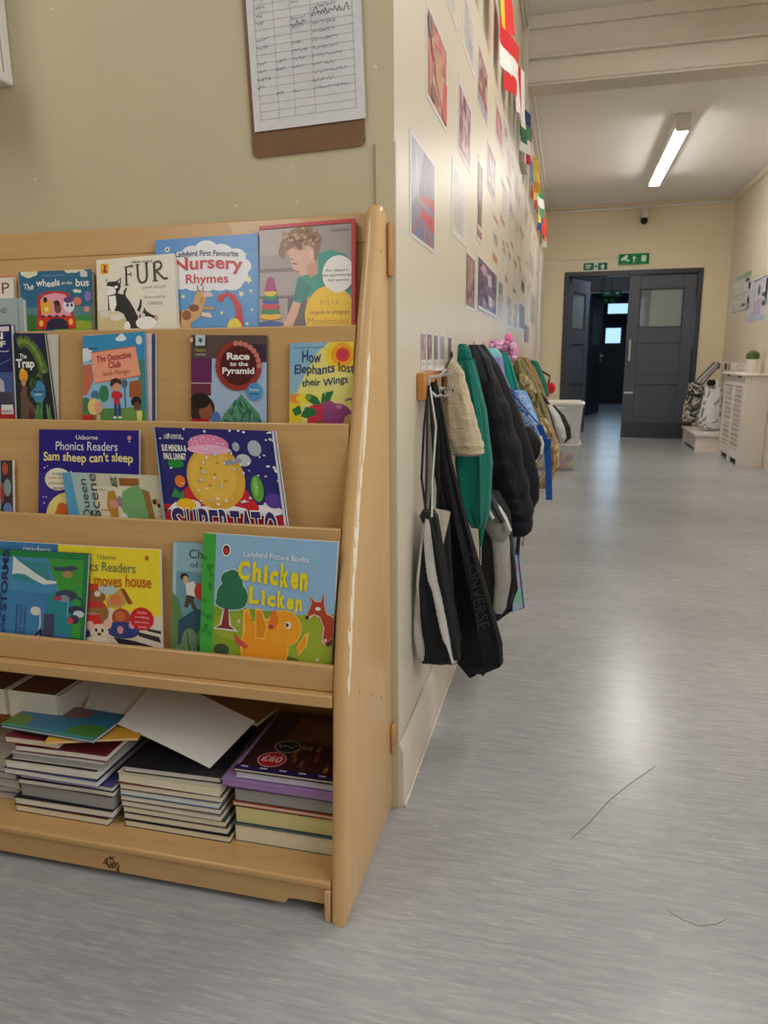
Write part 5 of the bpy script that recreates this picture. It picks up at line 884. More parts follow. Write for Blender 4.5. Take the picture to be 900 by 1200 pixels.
# 2 long black cloth bag with tone-on-tone lettering
r2 = root_at('cloth_bag', 'long black shiny bag with dark lettering down its side', 'bag', 558, 788, .36)
hang([(444, 503, 511, .25), (480, 503, 519, .4), (540, 508, 530, .6), (600, 518, 545, .8), (660, 526, 562, 1), (720, 530, 580, 1), (752, 531, 589, 1), (775, 536, 590, .9), (788, 545, 566, .35)], .36, .042, folds=(6, .10), seed=12, col=(21, 21, 23), fray=.012).build('bag_body', M['nylon'], r2)
q0, q1, q2, q3 = H(545, 648, 1, .306), H(556, 645, 1, .306), H(577, 735, 1, .306), H(558, 742, 1, .306)
A = Art(4.0)
A.t('CONVERSE', .02, .1, .98, .9, (58, 58, 62), 0)
A.build(lambda u, v: (q0 * (1 - u) + q3 * u) * v + (q1 * (1 - u) + q2 * u) * (1 - v), (0, -1, 0), 'picture', M['nylon'], r2, off=.001, tname='dark_lettering')
c = MB()
for k, (a, b2) in enumerate(((504, 512), (507, 517), (509, 522))): cord(c, [(a, 448, .28), (a + 2, 500, .33), (b2, 560, .35), (b2 + 4, 610, .35)], .3, .0035, (28, 28, 32))
cord(c, [(501, 470, .26), (500, 530, .27), (499, 590, .25)], .3, .003, (60, 58, 60)); c.build('strap', M['cloth'], r2)
# 3 beige teddy fleece
r3 = root_at('fleece', 'short beige teddy fleece garment hanging nearest the corner', 'garment', 540, 530, .47)
f = hang([(424, 519, 535, .35), (436, 514, 543, .6), (460, 514, 549, .8), (500, 521, 560, .95), (520, 525, 566, 1), (530, 527, 567, .9), (533, 531, 560, .5)], .465, .045, 40, (6, .04), 60, .05, seed=14, col=(206, 184, 146), open_x=.026)
rr = random.Random(2)
for i in range(len(f.v)): f.v[i] = f.v[i] + Vector((rr.uniform(-.0016, .0016), rr.uniform(-.003, .003), rr.uniform(-.002, .002)))
M['teddy'] = mat('teddy_fleece', (214, 194, 158), .95, .14, 50, (.4, .4, 2.5), bump=.6, bscale=160, spec=.05, sheen=.5)
f.build('fleece_body', M['teddy'], r3, sharp=False)
c = MB(); cord(c, [(514, 442, .44), (522, 432, .42), (528, 420, .4), (530, 412, .4)], .4, .003, (120, 110, 100)); c.ball(H(529, 416, 1, .405), .004, .004, .010, 8, BLK); c.build('hanging_loop', M['cloth'], r3)
# the white double hook in front of it
wh = MB(); p_ = H(530, 452, 1, .40); wh.box(p_.x - .004, p_.x + .004, .396, .404, p_.z - .008, p_.z + .008); wh.tube([(p_.x, .4, p_.z), (p_.x - .004, .395, p_.z - .02), (p_.x - .018, .39, p_.z - .026), (p_.x - .03, .39, p_.z - .022)], .0028, 7)
tag(wh.build('toggle_clip', M['steel']), 'white metal hook clipped on the front of the beige fleece', 'hook')
# 4 teal school cardigan
r4 = root_at('cardigan', 'teal green cardigan between the beige fleece and the black padded coat', 'garment', 560, 640, .6)
TEAL = (20, 112, 98)
hang([(405, 537, 547, .3), (430, 536, 556, .6), (480, 537, 570, .9), (540, 534, 577, 1), (590, 541, 575, 1), (608, 549, 572, .8), (616, 552, 568, .5)], .60, .075, 36, (7, .07), 46, seed=16, col=TEAL, open_x=.026).build('cardigan_body', M['cloth'], r4)
sl = MB(); hang([(420, 548, 556, .3), (470, 556, 568, .6), (540, 563, 578, .8), (600, 561, 572, .7), (632, 562, 566, .4), (640, 563, 565, .2)], .625, .03, 16, (4, .05), 24, seed=17, col=(22, 116, 102), mb=sl, open_x=.03); sl.build('sleeve', M['cloth'], r4)
tg = MB(); cord(tg, [(563.5, 640, .6), (563.5, 662, .6)], .6, .0012, (230, 226, 220), 5); tg.build('thread', M['cloth'], r4)
cl = MB(); hang([(403, 538, 546, .5), (410, 537, 551, .8), (420, 537, 553, .8)], .585, .035, 20, (3, .05), 8, seed=18, col=(20, 108, 96), mb=cl, open_x=.026); cl.build('collar', M['cloth'], r4)
# 5 grey, white and black backpack low down
r5 = root_at('backpack', 'black and grey backpack with white trim hanging low under the padded coat', 'bag', 585, 722, .74)
hang([(576, 563, 585, .5), (600, 560, 598, .9), (640, 562, 602, 1), (680, 563, 606, 1), (710, 567, 598, .9), (724, 572, 587, .5)], .74, .06, 34, (3, .03), 36, seed=20, col=(40, 40, 44)).build('bag_body', M['nylon'], r5)
pk = MB(); hang([(612, 574, 594, .4), (640, 577, 598, .9), (680, 580, 599, 1), (712, 578, 593, .8), (718, 580, 589, .4)], .69, .03, 24, (3, .04), 20, seed=21, col=(176, 170, 162), mb=pk); pk.build('grey_side_pocket', M['nylon'], r5)
fl = MB(); hang([(582, 563, 577, .5), (604, 563, 594, .9), (622, 570, 600, 1), (633, 577, 592, .6)], .675, .026, 24, (3, .06), 14, seed=22, col=(150, 146, 142), mb=fl); fl.build('grey_flap', M['nylon'], r5)
tr = MB(); cord(tr, [(566, 578, .64), (570, 594, .635), (578, 608, .635)], .6, .006, (236, 234, 230)); cord(tr, [(584, 594, .64), (592, 608, .635), (598, 622, .635)], .6, .006, (236, 234, 230)); cord(tr, [(575, 580, .64), (580, 594, .636), (590, 612, .636)], .6, .010, (70, 70, 76)); tr.build('white_trim', M['nylon'], r5)
st = MB(); cord(st, [(592, 624, .7), (601, 655, .68), (605, 690, .68), (598, 715, .7), (585, 724, .72)], .7, .006, (46, 48, 54)); st.build('strap', M['nylon'], r5)
# 6 black padded coat
r6 = root_at('padded_coat', 'black quilted padded coat, the bulkiest coat on the rail', 'coat', 600, 627, .95)
hang([(407, 549, 560, .3), (430, 552, 576, .6), (470, 556, 594, .85), (520, 560, 609, 1), (570, 572, 620, 1), (600, 586, 625, 1), (620, 592, 623, .85), (627, 598, 614, .4)], .94, .10, 40, (4, .008), 110, .13, 24, col=(20, 22, 33), open_x=.03).build('coat_body', M['nylon'], r6)
sl = MB(); hang([(440, 556, 574, .4), (490, 562, 590, .7), (540, 570, 600, .8), (580, 580, 610, .8), (600, 588, 612, .7), (606, 592, 606, .4)], .86, .05, 26, (3, .04), 60, .14, 25, col=(18, 20, 27), mb=sl); sl.build('sleeve', M['nylon'], r6)
hd = MB(); hang([(404, 549, 562, .5), (420, 550, 574, .9), (445, 556, 582, 1), (462, 562, 580, .5)], .88, .05, 24, (5, .08), 20, seed=26, col=(42, 42, 48), mb=hd, open_x=.03); hd.build('hood', M['nylon'], r6)
# 7 navy coat just behind
r7 = root_at('navy_coat', 'smooth navy black coat just beyond the padded coat', 'coat', 618, 600, 1.14)
hang([(404, 557, 568, .3), (430, 564, 586, .6), (470, 575, 604, .9), (520, 585, 622, 1), (560, 594, 632, 1), (584, 600, 632, .9), (598, 606, 624, .5)], 1.165, .09, 34, (5, .05), 46, seed=28, col=(19, 21, 32), open_x=.03).build('coat_body', M['nylon'], r7)
st = MB(); cord(st, [(610, 598, 1.14), (608, 625, 1.1), (606, 655, 1.1)], 1.1, .008, (40, 42, 50)); cord(st, [(618, 596, 1.14), (616, 622, 1.14), (612, 640, 1.12)], 1.1, .004, (150, 150, 150)); st.build('strap', M['nylon'], r7)
# 8 shiny card wallet with blue edges
cw_ = root_at('plastic_wallet', 'blue-edged shiny plastic wallet dangling below the coats', 'wallet', 606, 716, 1.06)
q = [H(x, y, 1, 1.06) for x, y in ((602, 650), (607, 650), (614, 712), (600, 717))]
w_ = MB(); w_.prism(q, (0, .004, 0), (196, 216, 232)); w_.build('wallet_body', M['lam'], cw_)
e = MB(); e.tube(q + [q[0]], .0028, 6, (60, 100, 180)); e.build('blue_edging', M['nylon'], cw_)
c = MB(); cord(c, [(604.5, 651, 1.062), (596, 560, 1.062), (580, 480, 1.062), (556, 428, 1.062)], 1.062, .002, (60, 90, 150)); c.build('cord', M['cloth'], cw_)
A = Art(.5); A.e(.4, .25, .3, .1, (236, 150, 170)); A.e(.5, .75, .4, .12, (150, 226, 190)); A.e(.5, .5, .35, .12, (220, 200, 240)); A.build(bilin(*q), (0, -1, 0), 'pastel_sheen', M['lam'], cw_, lo=(.08, .04), hi=(.92, .96))
# 9 school bits on the next pegs
r9 = root_at('rucksack', 'small lilac and turquoise rucksack on the pegs behind the navy coat', 'bag', 582, 452, 1.42)
hang([(408, 566, 582, .5), (416, 564, 588, .9), (430, 567, 590, 1), (442, 573, 592, .9), (450, 580, 594, .4)], 1.42, .09, 24, (4, .08), 22, seed=30, cols=lambda i, j: (120, 190, 200) if i < .3 else ((150, 140, 200) if i < .7 else (236, 190, 206)), open_x=.03).build('bag_body', M['nylon'], r9)
p_ = MB(); hang([(436, 578, 588, .4), (448, 580, 592, .8), (458, 584, 595, .4)], 1.3, .03, 16, (4, .08), 10, seed=31, col=(240, 206, 196), mb=p_); p_.build('pink_pocket', M['nylon'], r9)
r10 = root_at('sweatshirt', 'teal sweatshirt on the peg right of the lilac rucksack', 'garment', 600, 470, 1.75)
hang([(413, 588, 594, .3), (430, 586, 601, .7), (450, 588, 607, 1), (475, 592, 612, 1), (490, 598, 612, .6)], 1.75, .06, 26, (5, .08), 26, seed=33, col=(22, 134, 122), open_x=.03).build('sweatshirt_body', M['cloth'], r10)
r11 = root_at('book_bag', 'navy book bag with a white corner flap in front of the teal sweatshirt', 'bag', 592, 470, 1.5)
hang([(448, 586, 590, .5), (456, 586, 602, .9), (472, 588, 606, 1), (480, 592, 604, .6)], 1.5, .05, 22, (3, .03), 14, seed=34, col=(34, 70, 130)).build('bag_body', M['nylon'], r11)
q = [H(x, y, 1, 1.44) for x, y in ((586, 438), (590, 437), (598, 454), (586, 448))]; MB().prism(q, (0, .003, 0), (236, 234, 232)).build('white_flap', M['nylon'], r11)
r12 = root_at('light_blue_jacket', 'light blue jacket with a bright patterned panel in the middle of the rail', 'coat', 620, 520, 1.6)
hang([(458, 596, 616, .5), (470, 598, 622, .9), (490, 604, 630, 1), (508, 612, 635, 1), (520, 620, 632, .6)], 1.62, .10, 72, (5, .06), 80, .05, 36, cols=lambda i, j: camo(i, j, [(110, 160, 214), (90, 140, 206), (130, 180, 226), (96, 150, 210)], 5)).build('jacket_body', M['nylon'], r12)
p_ = MB(); rr = random.Random(9); hang([(462, 598, 614, .5), (476, 602, 622, 1), (496, 610, 630, 1), (510, 620, 632, .6)], 1.5, .03, 72, (3, .03), 80, seed=37, cols=lambda i, j: camo(i * 1.5, j * 1.3, [(66, 110, 190), (80, 130, 206), (110, 170, 226), (200, 212, 226), (130, 176, 226), (170, 130, 160), (190, 200, 180)], 6), mb=p_); p_.build('patterned_panel', M['nylon'], r12)
r13 = root_at('shoulder_bag', 'dark bag with a curved white edge under the light blue jacket', 'bag', 620, 545, 1.45)
hang([(500, 612, 622, .5), (515, 612, 634, .9), (530, 614, 636, 1), (543, 620, 630, .6)], 1.38, .04, 22, (3, .04), 18, seed=38, col=(44, 42, 48)).build('bag_body', M['nylon'], r13)
t_ = MB(); cord(t_, [(633, 511, 1.335), (636, 520, 1.335), (634, 532, 1.335), (628, 542, 1.335)], 1.4, .0065, (230, 228, 226)); cord(t_, [(610, 496, 1.33), (615, 508, 1.33), (619, 520, 1.33)], 1.4, .005, (220, 218, 216)); t_.build('white_edging', M['nylon'], r13)
r14 = root_at('lanyard_strap', 'long royal blue strap hanging down furthest out from the rail', 'strap', 643, 586, 1.4)
s_ = MB(); 
def ribbon(mb, pts, ym, wpx, col):
    for (x0, y0), (x1, y1) in zip(pts, pts[1:]):
        mb.prism([H(x0 - wpx, y0, 1, ym), H(x0 + wpx, y0, 1, ym), H(x1 + wpx, y1, 1, ym), H(x1 - wpx, y1, 1, ym)], (0, .004, 0), col)
cord(s_, [(571, 427, 1.4), (604, 465, 1.4), (632, 498, 1.4)], 1.4, .003, (36, 92, 176)); ribbon(s_, [(632, 498), (637, 512), (641, 522), (642, 540), (643, 562), (643.5, 586)], 1.4, 3.8, (36, 92, 176)); s_.build('webbing', M['nylon'], r14)
k_ = MB(); k_.box(*sorted((H(638, 515, 1, 1.39).x, H(646, 515, 1, 1.39).x)), 1.38, 1.396, H(640, 523, 1, 1.39).z, H(640, 514, 1, 1.39).z, (30, 80, 160)); k_.build('buckle', M['nylon'], r14)
for k in range(len(k_.c)): pass
# 10 pink fluffy hat on top
pk = root_at('fluffy_hat', 'pink fluffy hat with a bobble perched on top of the pegs', 'hat', 592, 424, 1.9)
h_ = MB(); base = H(588, 420, 1, 1.9); rr = random.Random(4)
for i in range(90):
    a = rr.uniform(576, 603); b2 = rr.uniform(400, 420) if a < 596 else rr.uniform(402, 428); q = H(a, b2, 1, 1.9 + rr.uniform(-.06, .06)); h_.ball(q, .014, .024, .013, 6, rr.choice([(226, 166, 208), (234, 182, 216), (210, 150, 196), (196, 146, 182)]))
h_.build('fur', M['cloth'], pk)
b_ = MB(); q = H(596, 396, 1, 1.9); b_.ball(q, .018, .02, .022, 10, (246, 130, 190)); q = H(600, 412, 1, 1.88); b_.ball(q, .03, .03, .04, 10, (236, 150, 206)); b_.build('bobble', M['cloth'], pk)
# 11 khaki and camouflage coats
K1 = [(132, 124, 82), (110, 104, 66), (150, 140, 96), (92, 88, 60)]
r15 = root_at('khaki_coat', 'olive khaki coat with a pale camouflage patch', 'coat', 625, 490, 2.1)
hang([(420, 602, 612, .3), (435, 601, 622, .7), (460, 608, 634, 1), (485, 620, 642, 1), (505, 630, 648, .9), (520, 636, 648, .4)], 2.1, .11, 72, (5, .07), 80, seed=41, cols=lambda i, j: camo(i, j, K1), open_x=.03).build('coat_body', M['cloth'], r15)
p_ = MB(); hang([(438, 608, 614, .4), (448, 609, 624, .8), (460, 616, 630, .4)], 1.95, .02, 72, (4, .1), 80, seed=42, cols=lambda i, j: camo(i, j, [(214, 202, 160), (186, 172, 120), (150, 136, 96)], 2), mb=p_); p_.build('camouflage_patch', M['cloth'], r15)
r16 = root_at('brown_coat', 'rusty brown and olive coat beyond the khaki one', 'coat', 635, 480, 2.7)
hang([(420.5, 598, 604, .3), (419, 608, 618, .4), (430, 611, 626, .7), (448, 616, 634, 1), (470, 624, 642, 1), (484, 634, 642, .5)], 2.7, .14, 72, (5, .08), 80, seed=43, cols=lambda i, j: camo(i, j, [(150, 108, 66), (136, 128, 84), (170, 122, 72), (110, 90, 56)], 1), open_x=.03).build('coat_body', M['cloth'], r16)
r17 = root_at('green_jumper', 'dark teal jumper, the furthest garment on the rail', 'garment', 643, 460, 3.4)
hang([(421.5, 608, 613, .3), (423, 622, 630, .4), (436, 626, 636, .8), (450, 630, 641, 1), (464, 636, 644, .7)], 3.4, .12, 24, (5, .08), 24, seed=44, col=(30, 116, 96), open_x=.03).build('jumper_body', M['cloth'], r17)
r18 = root_at('striped_bag', 'black and white striped bag swinging out over the storage tubs', 'bag', 660, 520, 2.3)
hang([(474, 640, 650, .4), (486, 644, 662, .8), (500, 648, 669, 1), (512, 652, 670, .9), (519, 656, 662, .4)], 2.3, .06, 24, (3, .05), 24, seed=45, cols=lambda i, j: (46, 44, 44) if int(j * 6 + .4) % 2 else (214, 212, 212)).build('bag_body', M['nylon'], r18)
c = MB(); cord(c, [(592, 421, 2.38), (604, 424, 2.36), (625, 450, 2.33), (646, 478, 2.3)], 2.3, .008, (40, 40, 40)); c.build('strap', M['nylon'], r18)
r19 = root_at('camouflage_trousers', 'beige camouflage bundle with a brown lining below the khaki coat', 'garment', 640, 560, 2.0)
hang([(490, 630, 640, .5), (505, 632, 650, .9), (525, 638, 656, 1), (545, 640, 655, .9), (566, 630, 646, .7), (572, 632, 642, .4)], 1.9, .06, 72, (5, .08), 80, seed=46, cols=lambda i, j: camo(i, j, [(190, 172, 126), (150, 110, 70), (170, 140, 96), (206, 190, 150)], 3)).build('cloth_bundle', M['cloth'], r19)
c = MB(); cord(c, [(581, 425, 1.92), (592, 430, 1.9), (615, 465, 1.88), (634, 493, 1.9)], 1.9, .008, (130, 110, 76)); c.build('hanging_loop', M['cloth'], r19)
q = H(644, 455, 1, 4.2); rd = thing('red_pompom', 'round red pompom beside the furthest teal jumper', 'toy', (q.x, q.y, q.z - .05), GR)
MB().ball(q, .045, .045, .045, 12, (206, 40, 60)).build('pompom', M['cloth'], rd); MB().tube([q + Vector((-.01, 0, .04)), q + Vector((0, 0, .09)), (.04, 4.2, .99)], .008, 6, (60, 70, 50)).build('loop', M['cloth'], rd)
# ------------------------------------------------------------------ storage tubs at the far end of the rail
def tub(label, x0, x1, y0, y1, z0, z1, lidh, tm):
    root = thing('storage_tub', label, 'tub', ((x0 + x1) / 2, (y0 + y1) / 2, z0), 'stacked storage tubs')
    def ring(z, i, r=.03):
        pts = []; X0, X1, Y0, Y1 = x0 + i, x1 - i, y0 + i, y1 - i
        for cx, cy, a0 in ((X1 - r, Y1 - r, 0), (X0 + r, Y1 - r, 90), (X0 + r, Y0 + r, 180), (X1 - r, Y0 + r, 270)):
            for k in range(5): a = math.radians(a0 + k * 22.5); pts.append(Vector((cx + r * math.cos(a), cy + r * math.sin(a), z)))
        return pts
    MB().loft([ring(z0 + .002, .035), ring(z0 + .002, .03), ring(z1 - .02, .012), ring(z1 - .02, .0), ring(z1, .0), ring(z1, .016), ring(z1 - .02, .016), ring(z0 + .005, .034)]).build('tub_body', M[tm], root)
    MB().loft([ring(z1 + .001, -.004), ring(z1 + lidh * .5, -.006), ring(z1 + lidh * .5, .02), ring(z1 + lidh, .022)]).build('lid', M['plastic'], root)
    h = MB(); h.box((x0 + x1) / 2 - .05, (x0 + x1) / 2 + .05, y0 - .008, y0 + .004, z1 - .035, z1 - .015); h.build('clip_handle', M['plastic'], root)
    return root
yb = 5.24
tx1 = H(678, 552, 2, 0).x + .006; zt1 = H(678, 521, 1, yb).z; zt2 = H(680, 472, 1, yb).z
tub('lower clear tub full of bright toys under another tub', .05, tx1, yb, yb + .42, .002, zt1 - .012, .014, 'tub')
tub('upper clear tub with a white lid stacked on the toy tub', .05, tx1 + .018, yb, yb + .42, zt1 + .004, zt2 - .02, .022, 'tubw')
rr = random.Random(4)
TOY = [('yellow ball', (236, 226, 60)), ('red ball', (220, 50, 70)), ('pink ball', (226, 110, 130)), ('yellow-green ball', (196, 206, 60)), ('crimson ball', (206, 40, 60)), ('lime ball', (226, 230, 90)), ('orange ball', (226, 140, 60)), ('violet ball', (150, 110, 160)), ('scarlet ball', (226, 60, 60))]
for i, (n, c_) in enumerate(TOY):
    x = .12 + .1 * (i % 4) + .02 * rr.random(); z = .008 + (i // 4) * .072
    if x > tx1 - .09: x = tx1 - .095
    o = MB().ball((x, yb + .085 + .012 * (i % 2), z + .037), .037, .037, .037, 12, c_).build('toy_ball', M['nylon']); tag(o, n + ' inside the lower clear tub, ' + ('bottom layer' if i < 4 else 'middle layer' if i < 8 else 'top'), 'ball', 'toys in the lower tub')
for i, (lab, c_) in enumerate((('cream cloth bundle inside the upper clear tub, on the right', (226, 206, 160)), ('pale grey cloth bundle inside the upper clear tub, on the left', (196, 196, 200)))):
    o = MB().ball((.38 - .2 * i, yb + .2, zt1 + .085), .085, .1, .07, 14, c_).build('cloth_bundle', M['cloth']); tag(o, lab, 'cloth', 'cloths in the upper tub')

# ------------------------------------------------------------------ radiator cover on the right wall
P1, P2 = H(866, 547, 2, 0), H(838.5, 532, 2, 0)
rx, ry0, ry1 = P1.x - .0, P1.y, 6.72; rz = H(875, 441, 1, ry0).z; rx = 1.925
rc = thing('radiator_cover', 'white radiator cover with slotted grille against the right wall', 'radiator cover', ((rx + XR) / 2, (ry0 + ry1) / 2, 0))
XW = XR - .002
MB().box(rx + .0, XW, ry0, ry0 + .018, 0, rz).build('side_panel', M['white'], rc, bevel=.002)
MB().box(rx + .0, XW, ry1 - .018, ry1, 0, rz).build('side_panel', M['white'], rc, bevel=.002)
f = MB(); T0, T1 = rx, rx + .018; a, b2 = ry0 + .0185, ry1 - .0185; mid = (a + b2) / 2
wz0, wz1 = .13, rz - .10; wins = [(a + .09, mid - .05), (mid + .05, b2 - .09)]
f.box(T0, T1, a, b2, wz1, rz); f.box(T0, T1, a, wins[0][0], 0, wz1); f.box(T0, T1, wins[0][1], wins[1][0], 0, wz1); f.box(T0, T1, wins[1][1], b2, 0, wz1)
for y0, y1 in wins: f.box(T0, T1, y0, y1, .05, wz0)
f.build('front_panel', M['white'], rc)
g = MB()
for y0, y1 in wins:
    n = 13
    for i in range(n):
        z = wz0 + (wz1 - wz0) * (i + .25) / n; g.box(T0 + .004, T0 + .014, y0, y1, z, z + (wz1 - wz0) / n * .5)
    for y in (y0 + (y1 - y0) * k / 4 for k in (1, 2, 3)): g.box(T0 + .004, T0 + .014, y - .008, y + .008, wz0, wz1)
g.build('grille', M['white'], rc)
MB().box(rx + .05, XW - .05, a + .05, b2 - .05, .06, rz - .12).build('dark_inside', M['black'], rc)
tp = MB(); tp.box(rx - .03, XW, ry0 - .02, ry1 + .02, rz + .001, rz + .022); tp.build('shelf_top', M['white'], rc, bevel=.004)
v_ = MB()
for y in (a + .16, b2 - .24): v_.box(rx - .001, rx + .002, y, y + .14, rz - .018, rz - .002, (40, 36, 36))
v_.build('vent_slot', M['matte'], rc)
# plant
q = H(874.5, 434, 2, rz + .0225); 
if q.y < ry0 + .05 or q.y > ry1: q = Vector((XR - .1, ry0 + .3, rz + .0225))
def at_px(px, py, y): return H(px, py, 1, y)
qy = q.y; pl = thing('potted_plant', 'round green plant in a small white pot on the radiator cover', 'plant', (q.x, qy, rz + .0225))
pr = (H(882, 425, 1, qy).x - H(867.5, 425, 1, qy).x) / 2; ph = H(875, 421, 1, qy).z - (rz + .0225)
MB().lathe((q.x, qy, rz + .0225), [(0, 0), (pr * .72, 0), (pr * .8, .004), (pr, ph), (pr * .9, ph), (pr * .85, ph * .85), (0, ph * .85)], 24).build('pot', M['white'], pl)
lf = MB(); rr = random.Random(3); br = (H(883, 418, 1, qy).x - H(866.5, 418, 1, qy).x) / 2; cz = H(875, 418, 1, qy).z
lf.ball((q.x, qy, cz), br * .86, br * .86, br * .82, 12, (84, 110, 54))
for i in range(420):
    a_ = rr.random() * 6.283; u = rr.uniform(-.75, 1); s_ = math.sqrt(1 - u * u); d = Vector((s_ * math.cos(a_), s_ * math.sin(a_), u)); p_ = Vector((q.x, qy, cz)) + d * br * .86; t1 = d.orthogonal().normalized() * br * .10; t2 = d.cross(t1)
    lf.add([p_ - t1, p_ + t2 * .5 + d * br * .05, p_ + t1 + d * br * .17, p_ - t2 * .5 + d * br * .05], [(0, 1, 2, 3)], rr.choice([(96, 126, 60), (70, 100, 46), (120, 146, 76), (84, 112, 52)]))
lf.build('foliage', M['matte'], pl)
tag(MB().box(q.x + .02, q.x + .09, qy - .2, qy - .12, rz + .0225, rz + .026, (226, 130, 140)).build('pink_card', M['matte']), 'small pink card lying in front of the plant pot', 'card')
# coat pegs with photo cards and bags between cover and doors
yk = 7.15
PG = thing('peg_rail', 'row of small photo cards and pegs low on the right wall before the doors', 'coat rail', (XR - .02, 7.1, .85))
MB().box(XR - .02, XR - .001, 6.78, 7.9, .86, .93).build('rail_board', M['white'], PG)
k_ = MB()
for i in range(6): k_.tube([(XR - .02, 6.9 + i * .17, .89), (XR - .06, 6.9 + i * .17, .89), (XR - .065, 6.9 + i * .17, .91)], .006, 6)
k_.build('peg', M['steel'], PG)
for i, (lab, c_) in enumerate((('brown photo card', (150, 110, 84)), ('cream photo card', (226, 206, 170)), ('dark photo card', (96, 80, 72)), ('tan photo card', (190, 150, 110)), ('white photo card', (232, 228, 224)))):
    y = H(847.5 + i * 4.3, 431, 0, XR - .04).y; z = rz + .0225; o = thing('photo_card', lab + [', first from the plant', ', second from the plant', ' in the middle', ', second from the far end', ' at the far end'][4 - i] + ' in the row on the radiator cover', 'card', (XR - .04, y, z), 'photo cards on the radiator cover')
    hh = H(850, 424.5, 0, XR - .04).z - z
    MB().prism([(XR - .11, y, z), (XR - .03, y + .05, z), (XR - .03, y + .06, z + hh), (XR - .11, y + .01, z + hh)], (0, .004, 0), (230, 226, 220)).build('card', M['matte'], o); MB().prism([(XR - .102, y + .0035, z + .01), (XR - .038, y + .0435, z + .01), (XR - .038, y + .052, z + hh * .9), (XR - .102, y + .012, z + hh * .9)], (0, .001, 0), c_).build('picture', M['matte'], o)
def hangr(name, label, levels, ym, dy, seed, part, mt, cols=None, col=None, folds=(4, .06), extra=None):
    q = H(levels[-1][1], levels[-1][0], 1, ym); r = thing(name, label, 'bag' if 'bag' in name else 'garment', (q.x, ym, q.z), 'bags on the right-hand pegs')
    hang(levels, ym, dy, 64, folds, 64, 0, seed, col=col or (255, 255, 255), cols=cols).build(part, M[mt], r); return r
def flor(i, j): return random.Random(int(i * 21 + math.sin(j * 40) * .7) * 13 + int(j * 22 + math.sin(i * 30) * .8) * 7).choice([(46, 46, 44), (206, 202, 190), (96, 96, 88), (60, 60, 56), (170, 166, 150)])
rb = hangr('flowered_bag', 'black and white flowered bag hanging beside the closed door', [(448, 807, 822, .5), (456, 806, 826, .9), (475, 801, 826, 1), (490, 798, 822, .9), (495, 801, 816, .4)], 7.6, .07, 51, 'bag_body', 'cloth', flor)
c = MB(); cord(c, [(812, 450, 7.6), (826, 436, 7.6), (838, 424, 7.6)], 7.6, .012, (110, 120, 136)); cord(c, [(818, 450, 7.6), (832, 436, 7.6), (842, 424, 7.6)], 7.6, .01, (150, 156, 166)); cord(c, [(822, 452, 7.58), (832, 440, 7.58), (846, 425, 7.58)], 7.6, .01, (96, 104, 120)); c.build('strap', M['cloth'], rb)
def wave(i, j): return (140, 140, 146) if random.Random(int(i * 20 + math.sin(j * 40) * .7) * 5 + int(j * 16) * 3).random() < .2 else (226, 224, 224)
rw = hangr('patterned_bag', 'big white patterned cloth bag hanging beside the radiator cover', [(446, 832, 842, .5), (456, 826, 846, .9), (475, 822, 848, 1), (494, 817, 848, 1), (501, 820, 845, .8), (504, 826, 840, .4)], 7.15, .09, 52, 'bag_body', 'cloth', wave)
k_ = MB(); hang([(445, 830, 838, .5), (449, 828, 839, .9), (452, 829, 837, .5)], 7.06, .03, 18, (4, .1), 10, seed=53, col=(36, 36, 38), mb=k_); k_.build('black_tie', M['cloth'], rw)
# low white bench
B0, B1 = H(808, 522, 2, .0), H(838, 529, 2, 0)
bn_ = thing('low_bench', 'low white bench under the hanging bags', 'bench', (1.9, 7.25, 0))
bx0 = H(808, 515, 1, 7.1).x; bt_ = H(809, 508, 1, 6.83).z
MB().box(bx0, XR - .02, 6.82, 7.75, bt_ - .03, bt_).build('seat', M['white'], bn_, bevel=.004)
MB().box(bx0 + .02, XR - .03, 6.84, 6.862, .0, bt_ - .031).build('end_board', M['white'], bn_); MB().box(bx0 + .02, XR - .03, 7.71, 7.732, .0, bt_ - .031).build('end_board', M['white'], bn_)
MB().box(bx0 + .03, bx0 + .048, 6.863, 7.709, .03, bt_ - .031).build('front_board', M['white'], bn_)
# notices on the right wall
def rposter(label, px, paint):
    a, b2 = H(*px[0], 0, XR - .003), H(*px[1], 0, XR - .003); y1, y0, z1, z0 = a.y, b2.y, a.z, b2.z; root = thing('poster', label, 'poster', (XR, (y0 + y1) / 2, z0), 'notices on the right wall')
    MB().box(XR - .002, XR - .0003, y0, y1, z0, z1, (224, 220, 220)).build('card', M['print'], root); A = Art((y1 - y0) / (z1 - z0)); paint(A)
    A.build(lambda u, v: Vector((XR - .002, y1 + (y0 - y1) * u, z1 + (z0 - z1) * v)), (-1, 0, 0), 'picture', M['print'], root, off=.0004, step=.00005)
def rp1(A): blobs(A, [(214, 212, 214), (196, 192, 196), (230, 228, 228)], 16, 71, .04, .96, .1); A.r(.2, .04, .96, .16, (150, 190, 160)); A.r(.6, .03, .96, .14, (120, 176, 140)); A.e(.8, .22, .12, .05, (70, 66, 70)); A.l([(.3, .3), (.3, .6)], .02, (120, 116, 124)); A.l([(.6, .3), (.6, .9)], .02, (120, 116, 124)); A.l([(.2, .55), (.95, .53)], .015, (130, 126, 134)); A.e(.7, .82, .12, .04, (70, 66, 72)); A.l([(.1, .97), (.95, .94)], .02, (110, 106, 112))
rposter('white notice with a green heading on the right wall near the corner', ((859.5, 325), (877.5, 364)), rp1)
